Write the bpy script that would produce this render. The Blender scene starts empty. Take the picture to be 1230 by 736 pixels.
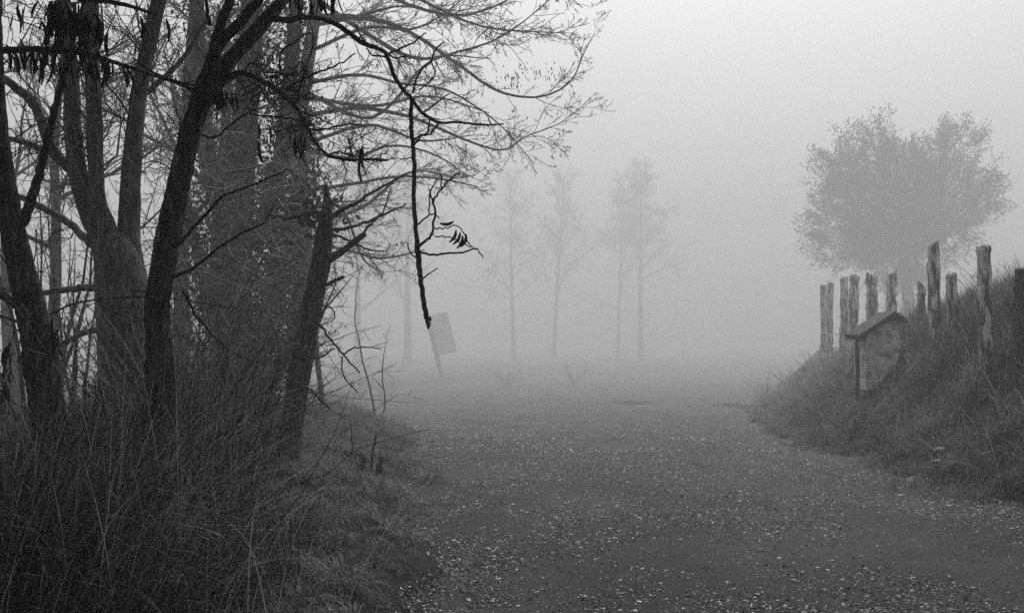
import bpy, math, random
import numpy as np
from mathutils import noise as mnoise, Vector

SC = bpy.context.scene
COL = SC.collection
R = math.radians

# ------------------------------------------------------------------ camera
EYE, F, HX, HY = 1.6, 1200.0, 615.0, 395.0        # eye height, focal length in photo pixels, principal column, horizon row
cam = bpy.data.cameras.new('camera')
cam_o = bpy.data.objects.new('camera', cam)
COL.objects.link(cam_o)
cam.sensor_width = 36.0
cam.lens = 36.0 * F / 1230.0
cam.shift_y = (HY - 368.0) / 1230.0
cam.clip_start = 0.05
cam.clip_end = 5000
cam_o.location = (0, 0, EYE)
cam_o.rotation_euler = (R(90), 0, 0)
SC.camera = cam_o

# ------------------------------------------------------------------ sky, sun, exposure
SUN_EL, SUN_AZ = 50.0, 12.0                         # degrees above the horizon, degrees right of straight ahead
world = bpy.data.worlds.new('World')
SC.world = world
world.use_nodes = True
wn = world.node_tree
wn.nodes.clear()
sky = wn.nodes.new('ShaderNodeTexSky')
sky.sky_type = 'NISHITA'
sky.sun_disc = False
sky.sun_elevation = R(SUN_EL)
sky.sun_rotation = R(SUN_AZ)
sky.air_density = 1.0
sky.dust_density = 4.0
bw = wn.nodes.new('ShaderNodeRGBToBW')
bg = wn.nodes.new('ShaderNodeBackground')
bg.inputs['Strength'].default_value = 0.10
wo = wn.nodes.new('ShaderNodeOutputWorld')
wn.links.new(sky.outputs[0], bw.inputs[0])
wn.links.new(bw.outputs[0], bg.inputs['Color'])
wn.links.new(bg.outputs[0], wo.inputs['Surface'])

sun = bpy.data.lights.new('sun', 'SUN')
sun.energy = 1.0
sun.angle = R(25)
sun.color = (1, 1, 1)
sun_o = bpy.data.objects.new('sun', sun)
COL.objects.link(sun_o)
sun_o.location = (0, 0, 60)
# the lamp shines along its -Z: aim it from the sun's place in the sky down to the scene
_d = Vector((math.sin(R(SUN_AZ)) * math.cos(R(SUN_EL)), math.cos(R(SUN_AZ)) * math.cos(R(SUN_EL)), math.sin(R(SUN_EL))))
sun_o.rotation_euler = _d.to_track_quat('Z', 'Y').to_euler()

SC.view_settings.view_transform = 'Standard'
SC.view_settings.look = 'None'
SC.view_settings.exposure = 0.96
SC.view_settings.gamma = 1.0
SC.render.engine = 'CYCLES'
SC.cycles.max_bounces = 6
SC.cycles.diffuse_bounces = 2
SC.cycles.glossy_bounces = 2
SC.cycles.volume_bounces = 2
SC.cycles.sample_clamp_indirect = 3.0
SC.cycles.use_denoising = False
SC.cycles.denoising_prefilter = 'ACCURATE'
SC.cycles.use_adaptive_sampling = False
HAZE_DENSITY = 0.0092
HAZE_ANISO = 0.05

# ------------------------------------------------------------------ haze (one closed box round everything)
HB = (-330.0, 330.0, -60.0, 420.0, -10.0, 50.6)

def make_haze():
    x0, x1, y0, y1, z0, z1 = HB
    v = [(x, y, z) for z in (z0, z1) for y in (y0, y1) for x in (x0, x1)]
    f = [(0, 2, 3, 1), (4, 5, 7, 6), (0, 1, 5, 4), (2, 6, 7, 3), (0, 4, 6, 2), (1, 3, 7, 5)]
    me = bpy.data.meshes.new('haze')
    me.from_pydata(v, [], f)
    m = bpy.data.materials.new('haze')
    m.use_nodes = True
    nt = m.node_tree
    nt.nodes.clear()
    o = nt.nodes.new('ShaderNodeOutputMaterial')
    p = nt.nodes.new('ShaderNodeVolumePrincipled')
    p.inputs['Color'].default_value = (0.96, 0.96, 0.96, 1)
    p.inputs['Density'].default_value = HAZE_DENSITY
    p.inputs['Anisotropy'].default_value = HAZE_ANISO
    nt.links.new(p.outputs[0], o.inputs['Volume'])
    me.materials.append(m)
    ob = bpy.data.objects.new('haze', me)
    COL.objects.link(ob)
    ob['kind'] = 'stuff'
    ob['label'] = 'thick pale fog filling the air over the path'
    ob['category'] = 'fog'

# ------------------------------------------------------------------ helpers
def W(x, y, Y):
    """the point seen at photo pixel (x, y) at distance Y along the view"""
    return np.array([(x - HX) / F * Y, Y, EYE - (y - HY) / F * Y])

def tag(o, label=None, cat=None, group=None, kind=None):
    if label: o['label'] = label
    if cat: o['category'] = cat
    if group: o['group'] = group
    if kind: o['kind'] = kind
    return o

class MB:
    """collects vertices and faces; build() links them as ONE mesh object"""
    def __init__(self):
        self.v, self.q, self.t, self.n, self.tone = [], [], [], 0, []
    def add(self, v, quads=None, tris=None, tone=None):
        v = np.asarray(v, float).reshape(-1, 3)
        if quads is not None and len(quads): self.q.append(np.asarray(quads, np.int64).reshape(-1, 4) + self.n)
        if tris is not None and len(tris): self.t.append(np.asarray(tris, np.int64).reshape(-1, 3) + self.n)
        self.v.append(v)
        if tone is None: tone = 0.5
        self.tone.append(np.broadcast_to(np.asarray(tone, np.float32), (len(v),)))
        self.n += len(v)
    def mesh(self, name, mat, smooth=True, offset=None):
        me = bpy.data.meshes.new(name)
        v = np.concatenate(self.v) if self.v else np.zeros((0, 3))
        if offset is not None: v = v - np.asarray(offset)
        q = np.concatenate(self.q) if self.q else np.zeros((0, 4), np.int64)
        t = np.concatenate(self.t) if self.t else np.zeros((0, 3), np.int64)
        me.vertices.add(len(v))
        me.vertices.foreach_set('co', v.astype(np.float32).ravel())
        nl = q.size + t.size
        me.loops.add(nl)
        me.loops.foreach_set('vertex_index', np.concatenate([q.ravel(), t.ravel()]).astype(np.int32))
        me.polygons.add(len(q) + len(t))
        st = np.concatenate([np.arange(len(q)) * 4, q.size + np.arange(len(t)) * 3]).astype(np.int32)
        me.polygons.foreach_set('loop_start', st)
        me.polygons.foreach_set('use_smooth', np.full(len(q) + len(t), smooth, bool))
        a = me.attributes.new('tone', 'FLOAT', 'POINT')
        a.data.foreach_set('value', np.concatenate(self.tone).astype(np.float32) if self.tone else np.zeros(0, np.float32))
        me.update(calc_edges=True)
        me.validate()
        me.materials.append(mat)
        return me
    def build(self, name, mat, parent=None, smooth=True):
        off = np.array(parent.location) if parent is not None else None
        o = bpy.data.objects.new(name, self.mesh(name, mat, smooth, off))
        COL.objects.link(o)
        if parent is not None: o.parent = parent
        return o

def empty(name, loc, label, cat, group=None):
    o = bpy.data.objects.new(name, None)
    COL.objects.link(o)
    o.location = loc
    o.empty_display_size = 0.2
    return tag(o, label, cat, group)

def norm(a):
    return a / (np.linalg.norm(a, axis=-1, keepdims=True) + 1e-12)

def tube(mb, pts, rad, k=6, rough=0.0, seed=0.0, tone=0.5, cap=True):
    pts = np.asarray(pts, float); rad = np.asarray(rad, float)
    n = len(pts)
    tg = np.empty_like(pts)
    tg[1:-1] = pts[2:] - pts[:-2]; tg[0] = pts[1] - pts[0]; tg[-1] = pts[-1] - pts[-2]
    tg = norm(tg)
    mean = norm(pts[-1] - pts[0])
    ref = np.array([0, 1.0, 0]) if abs(mean[1]) < 0.75 else np.array([1.0, 0, 0])
    a = norm(np.cross(tg, ref)); b = np.cross(tg, a)
    th = np.arange(k) * 2 * math.pi / k
    ring = a[:, None, :] * np.cos(th)[None, :, None] + b[:, None, :] * np.sin(th)[None, :, None]
    rr = np.repeat(rad[:, None], k, 1)
    if rough:
        L = np.concatenate([[0], np.cumsum(np.linalg.norm(np.diff(pts, axis=0), axis=1))])
        for i in range(n):
            for j in range(k):
                c, s = math.cos(th[j]), math.sin(th[j])
                r0 = rad[i]
                fr = 4.2
                w = mnoise.noise((c * fr + seed, s * fr, L[i] * 5.0 + seed))
                e = mnoise.noise((c * fr * 2.2, s * fr * 2.2 + seed, L[i] * 11.0))
                big = mnoise.noise((c * .8, s * .8 + seed, L[i] * 1.6))
                rr[i, j] = r0 * (1 + rough * ((0.5 - 1.6 * abs(w)) + 0.5 * (0.4 - abs(e)) * 1.5) + 0.09 * big)
    v = pts[:, None, :] + ring * rr[:, :, None]
    i = np.arange(n - 1)[:, None] * k; j = np.arange(k)[None, :]; j2 = (j + 1) % k
    q = np.stack([i + j, i + j2, i + k + j2, i + k + j], -1).reshape(-1, 4)
    v = v.reshape(-1, 3)
    tr = None
    if cap:
        v = np.concatenate([v, pts[-1:] + tg[-1:] * rad[-1] * .3])
        jj = np.arange(k); b0 = (n - 1) * k
        tr = np.stack([b0 + jj, b0 + (jj + 1) % k, np.full(k, n * k)], -1)
    mb.add(v, q, tr, tone)

def spline(p, m):
    """Catmull-Rom through the rows of p, m samples per span"""
    p = np.asarray(p, float)
    P = np.concatenate([p[:1] * 2 - p[1:2], p, p[-1:] * 2 - p[-2:-1]])
    out = []
    t = np.linspace(0, 1, m, endpoint=False)[:, None]
    for i in range(1, len(P) - 2):
        a, b, c, d = P[i - 1], P[i], P[i + 1], P[i + 2]
        out.append(0.5 * (2 * b + (c - a) * t + (2 * a - 5 * b + 4 * c - d) * t ** 2 + (3 * b - a - 3 * c + d) * t ** 3))
    out.append(p[-1:])
    return np.concatenate(out)

def limb_pts(spec, m=6, jit=0.0, rng=None):
    """rows (x, y, Y, half-width in pixels) -> world centre line and radii"""
    w = np.array([np.append(W(x, y, Y), r * Y / F) for x, y, Y, r in spec])
    s = spline(w, m)
    if jit and rng is not None:
        s[1:-1, :3] += rng.normal(0, jit, (len(s) - 2, 3))
    return s[:, :3], np.maximum(s[:, 3], 0.0008)

def wander(rng, p0, d, L, n, wig, trop):
    pts = [np.array(p0, float)]
    d = norm(np.array(d, float))
    st = L / (n - 1)
    for i in range(n - 1):
        d = norm(d + rng.normal(0, wig, 3) + trop)
        pts.append(pts[-1] + d * st)
    return np.array(pts)

def sprout(mb, pts, rad, rng, dens, L, levels, wig=0.22, trop=(0, 0, 0.03), ang=(0.5, 1.1), t0=0.1, rtip=0.0012, rmax=0.02, k=3,
           tips=None, tone=(0.3, 0.7), shrink=0.55, n=5, flat=1.0, lens=None):
    """side twigs along a centre line, each with twigs of its own"""
    trop = np.asarray(trop, float)
    seg = np.linalg.norm(np.diff(pts, axis=0), axis=1)
    cum = np.concatenate([[0], np.cumsum(seg)])
    tot = cum[-1]
    cnt = rng.poisson(dens * tot * (1 - t0)) if dens * tot < 400 else int(dens * tot)
    cnt = max(cnt, 1)
    for s in np.sort(rng.uniform(t0, 1.0, cnt)):
        x = s * tot
        i = min(max(np.searchsorted(cum, x) - 1, 0), len(seg) - 1)
        f = (x - cum[i]) / (seg[i] + 1e-9)
        p = pts[i] * (1 - f) + pts[i + 1] * f
        r = rad[i] * (1 - f) + rad[i + 1] * f
        tg = norm(pts[i + 1] - pts[i])
        rv = rng.normal(0, 1, 3); rv[1] *= flat
        pe = norm(rv - tg * np.dot(rv, tg))
        al = rng.uniform(*ang)
        d = tg * math.cos(al) + pe * math.sin(al)
        l = L * rng.uniform(0.45, 1.15) * (1.0 - 0.45 * s)
        if lens is not None: l *= lens
        q = wander(rng, p, d, l, n, wig, trop)
        r0 = min(r * 0.6, rmax, max(l * 0.012, rtip * 1.4))
        rr = np.linspace(r0, rtip, n)
        tube(mb, q, rr, k, tone=rng.uniform(*tone), cap=False)
        if tips is not None: tips.append((q, levels))
        if levels > 1:
            sprout(mb, q, rr, rng, dens * 1.15, l * shrink, levels - 1, wig, trop, ang, 0.15, rtip, rmax * .6, 3, tips, tone, shrink, max(n - 1, 3), flat)

def leaf_quads(mb, P, D, ln, wd, rng, tone, bend=0.25):
    """small pointed leaves: P bases, D directions, arrays; two folded triangles pairs each"""
    P = np.asarray(P); D = norm(np.asarray(D)); n = len(P)
    rv = rng.normal(0, 1, (n, 3))
    S = norm(np.cross(D, rv)); N = np.cross(D, S)
    ln = np.broadcast_to(ln, (n,))[:, None]; wd = np.broadcast_to(wd, (n,))[:, None]
    a = P; b = P + D * ln * .45 + S * wd * .5 + N * ln * bend * .3; c = P + D * ln + N * ln * bend * -.2; d = P + D * ln * .45 - S * wd * .5 + N * ln * bend * .3
    v = np.stack([a, b, c, d], 1).reshape(-1, 3)
    i = np.arange(n) * 4
    t = np.concatenate([np.stack([i, i + 1, i + 2], -1), np.stack([i, i + 2, i + 3], -1)])
    mb.add(v, None, t, np.repeat(np.broadcast_to(tone, (n,)), 4))

def blades(mb, base, h, wd, lean, az, curl, tone, segs=3):
    """grass blades in bulk: ribbons that lean towards az and bend over"""
    n = len(base)
    ts = np.linspace(0, 1, segs + 1)
    dx = np.stack([np.cos(az), np.sin(az), np.zeros(n)], -1)
    sd = np.stack([-np.sin(az), np.cos(az), np.zeros(n)], -1)
    rows = []
    for t in ts:
        a = lean + curl * t                      # angle from the vertical at this height
        # integrate roughly
        out = h[:, None] * t * (np.sin(lean + curl * t * .5))[:, None] * dx
        up = h * t * np.cos(lean + curl * t * .5)
        c = base + out
        c = c + np.stack([np.zeros(n), np.zeros(n), up], -1)
        w = (wd * (1 - t) ** 0.7 * 0.5)[:, None]
        if t < 1: rows += [c - sd * w, c + sd * w]
        else: rows += [c]
    m = len(rows)
    v = np.stack(rows, 1).reshape(-1, 3)
    b = np.arange(n) * m
    q = []
    for s in range(segs - 1):
        q.append(np.stack([b + 2 * s, b + 2 * s + 1, b + 2 * s + 3, b + 2 * s + 2], -1))
    e = 2 * (segs - 1)
    t = np.stack([b + e, b + e + 1, b + e + 2], -1)
    mb.add(v, np.concatenate(q), t, np.repeat(tone, m))

# ------------------------------------------------------------------ materials (a black-and-white photograph: neutral greys)
def mat_base(name):
    m = bpy.data.materials.new(name)
    m.use_nodes = True
    nt = m.node_tree
    return m, nt, nt.nodes['Principled BSDF']

def ramp(nt, src, stops):
    r = nt.nodes.new('ShaderNodeValToRGB')
    el = r.color_ramp.elements
    while len(el) < len(stops): el.new(0.5)
    for e, (p, g) in zip(el, stops):
        e.position = p; e.color = (g, g, g, 1)
    nt.links.new(src, r.inputs[0])
    return r

def noise_node(nt, scale, detail=5, rough=0.6, stretch=(1, 1, 1)):
    tc = nt.nodes.new('ShaderNodeTexCoord')
    mp = nt.nodes.new('ShaderNodeMapping')
    mp.inputs['Scale'].default_value = stretch
    n = nt.nodes.new('ShaderNodeTexNoise')
    n.inputs['Scale'].default_value = scale
    n.inputs['Detail'].default_value = detail
    n.inputs['Roughness'].default_value = rough
    nt.links.new(tc.outputs['Object'], mp.inputs[0])
    nt.links.new(mp.outputs[0], n.inputs['Vector'])
    return n

def bump(nt, p, src, strength, dist):
    b = nt.nodes.new('ShaderNodeBump')
    b.inputs['Strength'].default_value = strength
    b.inputs['Distance'].default_value = dist
    nt.links.new(src, b.inputs['Height'])
    nt.links.new(b.outputs[0], p.inputs['Normal'])

def bark_mat(name, lo, hi, scale=14, pale=None, rough=0.85):
    m, nt, p = mat_base(name)
    n = noise_node(nt, scale, 6, 0.65, (1, 1, 0.16))
    st = [(0.36, lo), (0.58, hi)]
    if pale: st.append((0.7, pale))
    r = ramp(nt, n.outputs[0], st)
    nt.links.new(r.outputs[0], p.inputs['Base Color'])
    p.inputs['Roughness'].default_value = rough
    p.inputs['Specular IOR Level'].default_value = 0.25
    bump(nt, p, n.outputs[0], 0.9, 0.012)
    return m

def tone_mat(name, lo, hi, rough=0.75, spec=0.25, transl=0.0):
    """colour from each piece's own tone"""
    m, nt, p = mat_base(name)
    a = nt.nodes.new('ShaderNodeAttribute'); a.attribute_name = 'tone'
    n = noise_node(nt, 9, 3)
    mx = nt.nodes.new('ShaderNodeMath'); mx.operation = 'MULTIPLY_ADD'
    nt.links.new(n.outputs[0], mx.inputs[0]); mx.inputs[1].default_value = 0.3
    sb = nt.nodes.new('ShaderNodeMath'); sb.operation = 'SUBTRACT'; sb.inputs[1].default_value = 0.15
    nt.links.new(a.outputs['Fac'], sb.inputs[0])
    nt.links.new(sb.outputs[0], mx.inputs[2])
    r = ramp(nt, mx.outputs[0], [(0, lo), (1, hi)])
    nt.links.new(r.outputs[0], p.inputs['Base Color'])
    p.inputs['Roughness'].default_value = rough
    p.inputs['Specular IOR Level'].default_value = spec
    if transl:
        t = nt.nodes.new('ShaderNodeBsdfTranslucent')
        nt.links.new(r.outputs[0], t.inputs['Color'])
        ms = nt.nodes.new('ShaderNodeMixShader'); ms.inputs[0].default_value = transl
        out = [x for x in nt.nodes if x.type == 'OUTPUT_MATERIAL'][0]
        nt.links.new(p.outputs[0], ms.inputs[1]); nt.links.new(t.outputs[0], ms.inputs[2])
        nt.links.new(ms.outputs[0], out.inputs['Surface'])
    return m

M = {}
M['dark_bark'] = bark_mat('dark_bark', 0.01, 0.08, 48, 0.32)
M['bark'] = bark_mat('bark', 0.02, 0.11, 30, 0.3)
M['far_bark'] = bark_mat('far_bark', 0.035, 0.085, 8)
M['twig'] = tone_mat('twig', 0.02, 0.06, 0.7)
M['grey_twig'] = tone_mat('grey_twig', 0.02, 0.3, 0.8)
M['pod'] = tone_mat('pod', 0.012, 0.03, 0.55)
M['ivy'] = tone_mat('ivy', 0.012, 0.28, 0.5, 0.35, 0.15)
M['leaf'] = tone_mat('leaf', 0.03, 0.10, 0.7, 0.25, 0.2)
M['grass'] = tone_mat('grass', 0.012, 0.4, 0.7, 0.2, 0.25)
M['dry_grass'] = tone_mat('dry_grass', 0.006, 0.62, 0.75, 0.2, 0.2)
M['litter'] = tone_mat('litter', 0.2, 0.55, 0.5, 0.4)

def pebble_mat():
    m, nt, p = mat_base('pebble')
    a = nt.nodes.new('ShaderNodeAttribute'); a.attribute_name = 'tone'
    r = ramp(nt, a.outputs['Fac'], [(0, 0.01), (0.62, 0.03), (0.84, 0.2), (1, 0.85)])
    nt.links.new(r.outputs[0], p.inputs['Base Color'])
    p.inputs['Roughness'].default_value = 0.55
    p.inputs['Specular IOR Level'].default_value = 0.4
    return m
M['pebble'] = pebble_mat()

def ground_mat():
    m, nt, p = mat_base('soil')
    n = noise_node(nt, 1.3, 8, 0.7)
    r = ramp(nt, n.outputs[0], [(0.3, 0.02), (0.7, 0.065)])
    nt.links.new(r.outputs[0], p.inputs['Base Color'])
    p.inputs['Roughness'].default_value = 0.95
    p.inputs['Specular IOR Level'].default_value = 0.1
    n2 = noise_node(nt, 30, 6, 0.7)
    bump(nt, p, n2.outputs[0], 0.8, 0.04)
    return m
M['soil'] = ground_mat()

def path_mat():
    m, nt, p = mat_base('gravel_path')
    n = noise_node(nt, 0.55, 5, 0.6, (1.0, 0.55, 1))       # damp patches
    r = ramp(nt, n.outputs[0], [(0.43, 0.006), (0.57, 0.034)])
    f = noise_node(nt, 60, 4, 0.7)
    r2 = ramp(nt, f.outputs[0], [(0.38, 0.4), (0.6, 1.3), (0.7, 3.2)])
    mx = nt.nodes.new('ShaderNodeMix'); mx.data_type = 'RGBA'; mx.blend_type = 'MULTIPLY'
    mx.inputs[0].default_value = 1.0
    nt.links.new(r.outputs[0], mx.inputs[6]); nt.links.new(r2.outputs[0], mx.inputs[7])
    nt.links.new(mx.outputs[2], p.inputs['Base Color'])
    p.inputs['Roughness'].default_value = 0.75
    p.inputs['Specular IOR Level'].default_value = 0.3
    bump(nt, p, f.outputs[0], 0.9, 0.02)
    return m
M['path'] = path_mat()

def post_mat():
    m, nt, p = mat_base('weathered_post')
    n = noise_node(nt, 11, 7, 0.68, (1, 1, 0.2))
    r = ramp(nt, n.outputs[0], [(0.4, 0.04), (0.49, 0.14), (0.535, 0.6), (0.7, 0.74)])
    nt.links.new(r.outputs[0], p.inputs['Base Color'])
    p.inputs['Roughness'].default_value = 0.9
    bump(nt, p, n.outputs[0], 0.8, 0.015)
    return m
M['post'] = post_mat()

def plaster_mat():
    m, nt, p = mat_base('old_plaster')
    n = noise_node(nt, 8, 8, 0.72)
    r = ramp(nt, n.outputs[0], [(0.36, 0.16), (0.47, 0.5), (0.6, 0.8)])
    nt.links.new(r.outputs[0], p.inputs['Base Color'])
    p.inputs['Roughness'].default_value = 0.95
    bump(nt, p, n.outputs[0], 0.8, 0.02)
    return m
M['plaster'] = plaster_mat()
M['roof'] = bark_mat('old_roof', 0.03, 0.10, 10)
M['stone'] = bark_mat('pale_stone', 0.14, 0.34, 20)

# ------------------------------------------------------------------ the lie of the land
XL = np.array([(-60, -.2), (0, -.25), (5.6, -.42), (9.4, -.86), (13, -1.2), (25, -2.4), (34, -4.4), (53, -8), (90, -13), (140, -5), (420, 200)])
XR = np.array([(-60, 5.2), (0, 5.0), (9.4, 4.5), (12, 4.35), (14.8, 4.75), (18.5, 5.3), (30, 7.6), (53, 12.5), (68, 16.5), (100, 26), (140, 40), (420, 260)])
def xl(Y): return np.interp(Y, XL[:, 0], XL[:, 1]) + 0.12 * np.sin(Y * 1.1) + .08 * np.sin(Y * 2.9 + 1) + .05 * np.sin(Y * 7.1)
def xr(Y): return np.interp(Y, XR[:, 0], XR[:, 1]) + 0.16 * np.sin(Y * .9 + 2) + .12 * np.sin(Y * 2.3) + .07 * np.sin(Y * 5.7)
def sst(a, b, x):
    t = np.clip((x - a) / (b - a), 0, 1); return t * t * (3 - 2 * t)
# the road runs gently downhill into the fog
DROP = ([-60, 8.5, 11, 13, 20, 30, 53, 86, 140, 218, 420], [0, 0, -.06, -.18, -.62, -1.27, -2.6, -3.78, -5.4, -6.6, -8.5])
def gz(x, y):
    x = np.asarray(x, float); y = np.asarray(y, float)
    dl = xl(y) - x; dr = x - xr(y)
    zm = np.interp(y, [0, 13, 18, 27, 33, 44, 60, 100, 150], [2.4, 2.6, 2.75, 2.9, 2.95, 3.0, 3.1, 4.0, 5.0])
    z = zm * sst(0, 1, dr / np.interp(y, [20, 40], [3.6, 5.4]))
    lm = np.interp(y, [0, 10, 16, 22, 30, 45, 80], [.5, .45, .45, .6, .6, .3, .1])
    z = z + lm * sst(-.1, 2.2, dl) + np.where(y < 11, .12, .05) * sst(0, .35, dl)
    off = np.maximum(sst(0, .8, dl), sst(0, .8, dr))
    z = z + off * (.05 * np.sin(x * 1.7 + y * .6) * np.cos(y * 1.3 - x * .4) + .03 * np.sin(x * 4.1) * np.sin(y * 3.7))
    z = z + (1 - off) * (.012 * np.sin(x * 2.1 + .5) * np.sin(y * 1.1) - .02 * np.exp(-((x - xl(y) * .5 - xr(y) * .5) / .9) ** 2))
    return z + np.interp(y, *DROP)

def make_ground():
    xs = np.unique(np.concatenate([np.linspace(-12, 16, 110), -12 - np.geomspace(.3, 308, 26), 16 + np.geomspace(.3, 300, 26)]))
    ys = np.unique(np.concatenate([np.linspace(-4, 40, 170), -4 - np.geomspace(.5, 46, 10), 40 + np.geomspace(.3, 370, 36)]))
    X, Y = np.meshgrid(xs, ys)
    Z = gz(X, Y) - 0.03
    mb = MB()
    nx, ny = len(xs), len(ys)
    i = np.arange(ny - 1)[:, None] * nx + np.arange(nx - 1)[None]
    mb.add(np.stack([X, Y, Z], -1).reshape(-1, 3), np.stack([i, i + 1, i + nx + 1, i + nx], -1).reshape(-1, 4))
    tag(mb.build('ground', M['soil']), 'dark earth under grass on both sides of the path', 'ground', kind='structure')
    # the path: a sheet of its own
    us = np.linspace(0, 1, 60)
    ys = np.unique(np.concatenate([np.linspace(-4, 40, 340), -4 - np.geomspace(.5, 40, 8), 40 + np.geomspace(.3, 200, 30)]))
    U, Y = np.meshgrid(us, ys)
    a = xl(Y) - .12; b = xr(Y) + .12
    X = a + (b - a) * U
    Z = gz(X, Y)
    mx = np.array([mnoise.noise((float(x) * 3.1, float(y) * 3.1, 0)) + .5 * mnoise.noise((float(x) * 9, float(y) * 9, 3)) for x, y in zip(X.ravel(), Y.ravel())]).reshape(X.shape)
    ed = np.minimum(U, 1 - U)
    Z = Z + .010 * mx * sst(0, .05, ed) - .028 * (1 - sst(0, .03, ed)) + .004
    nx, ny = len(us), len(ys)
    i = np.arange(ny - 1)[:, None] * nx + np.arange(nx - 1)[None]
    mb = MB()
    mb.add(np.stack([X, Y, Z], -1).reshape(-1, 3), np.stack([i, i + 1, i + nx + 1, i + nx], -1).reshape(-1, 4))
    tag(mb.build('path', M['path']), 'rough gravel path running away into the fog', 'path', kind='structure')

def ico():
    t = (1 + 5 ** .5) / 2
    v = norm(np.array([(-1, t, 0), (1, t, 0), (-1, -t, 0), (1, -t, 0), (0, -1, t), (0, 1, t), (0, -1, -t), (0, 1, -t), (t, 0, -1), (t, 0, 1), (-t, 0, -1), (-t, 0, 1)], float))
    f = np.array([(0, 11, 5), (0, 5, 1), (0, 1, 7), (0, 7, 10), (0, 10, 11), (1, 5, 9), (5, 11, 4), (11, 10, 2), (10, 7, 6), (7, 1, 8), (3, 9, 4), (3, 4, 2), (3, 2, 6), (3, 6, 8), (3, 8, 9), (4, 9, 5), (2, 4, 11), (6, 2, 10), (8, 6, 7), (9, 8, 1)])
    return v, f
OCT = (np.array([(1, 0, 0), (0, 1, 0), (-1, 0, 0), (0, -1, 0), (0, 0, 1), (0, 0, -1)], float),
       np.array([(0, 1, 4), (1, 2, 4), (2, 3, 4), (3, 0, 4)]))

def make_gravel():
    rng = np.random.default_rng(5)
    mb = MB()
    def batch(n, y0, y1, smin, smax, shape, pw=1.6):
        bv, bf = shape
        Y = y0 + (y1 - y0) * rng.random(n) ** pw
        u = rng.random(n)
        X = xl(Y) - .15 + (xr(Y) - xl(Y) + .3) * u
        # clumpy: drop stones from quieter patches
        keep = 1.25 * np.array([mnoise.noise((float(a) * .8, float(b) * .5, 7)) + .5 * mnoise.noise((float(a) * 2.1, float(b) * 1.3, 2)) for a, b in zip(X, Y)]) + rng.normal(0, .28, n) > -.06
        X, Y = X[keep], Y[keep]; n = len(X)
        s = rng.uniform(0, 1, n) ** 2.2 * (smax - smin) + smin
        sc = np.stack([s * rng.uniform(.7, 1.4, n), s * rng.uniform(.6, 1.1, n), s * rng.uniform(.3, .6, n)], -1)
        az = rng.random(n) * 6.28
        V = bv[None] * (1 + rng.normal(0, .16, (n, len(bv), 1)))
        V = V * sc[:, None]
        c, sn = np.cos(az)[:, None], np.sin(az)[:, None]
        V = np.stack([V[..., 0] * c - V[..., 1] * sn, V[..., 0] * sn + V[..., 1] * c, V[..., 2]], -1)
        tilt = rng.normal(0, .25, (n, 1))
        V[..., 2] += V[..., 0] * tilt
        V += np.stack([X, Y, gz(X, Y) + sc[:, 2] * .35 + .004], -1)[:, None]
        tone = rng.random(n) ** 1.1
        f = bf[None] + (np.arange(n) * len(bv))[:, None, None]
        mb.add(V.reshape(-1, 3), None, f.reshape(-1, 3), np.repeat(tone, len(bv)))
    batch(22000, 4.5, 7.6, .0035, .0125, ico(), 1.6)
    batch(105000, 5.0, 19, .0045, .017, OCT, 1.5)
    batch(24000, 16, 36, .01, .03, OCT, 1.2)
    tag(mb.build('gravel', M['pebble'], smooth=False), 'loose damp gravel and pale stone chips strewn over the path', 'gravel', kind='stuff')
    # fallen leaves and straw, one mass
    lb = MB()
    n = 5000
    Y = 4.8 + 16 * rng.random(n) ** 1.5
    X = xl(Y) + (xr(Y) - xl(Y)) * rng.random(n)
    P = np.stack([X, Y, gz(X, Y) + .016], -1)
    D = rng.normal(0, 1, (n, 3)); D[:, 2] = rng.normal(0, .2, n)
    leaf_quads(lb, P, D, rng.uniform(.012, .035, n), rng.uniform(.005, .012, n), rng, rng.uniform(.2, 1, n))
    # a few longer curled leaves among the crumbs
    n = 60
    Y = 5 + 9 * rng.random(n) ** 1.4
    X = xl(Y) + .1 + (xr(Y) - xl(Y) - .2) * rng.random(n)
    m = 6; t = np.linspace(0, 1, m)
    for x, y in zip(X, Y):
        L = rng.uniform(.04, .085); wd = np.sin(np.pi * (t * .92 + .04)) * rng.uniform(.006, .012)
        z = rng.uniform(.004, .014) * np.sin(t * 3 + rng.random() * 2) + .004
        a = rng.normal(0, .5); c, sn = math.cos(a), math.sin(a)
        P = np.concatenate([np.stack([t * L, -wd, z], -1), np.stack([t * L, 0 * t, z - .004], -1), np.stack([t * L, wd, z + .002], -1)])
        P = np.stack([P[:, 0] * c - P[:, 1] * sn + x, P[:, 0] * sn + P[:, 1] * c + y, P[:, 2] + float(gz(x, y)) + .014], -1)
        i = np.arange(m - 1)
        lb.add(P, np.concatenate([np.stack([i, i + 1, i + m + 1, i + m], -1), np.stack([i + m, i + m + 1, i + 2 * m + 1, i + 2 * m], -1)]), None, rng.uniform(.4, 1))
    tag(lb.build('leaf_litter', M['litter'], smooth=False), 'pale scraps of leaf and straw scattered on the gravel', 'leaf litter', kind='stuff')
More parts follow.
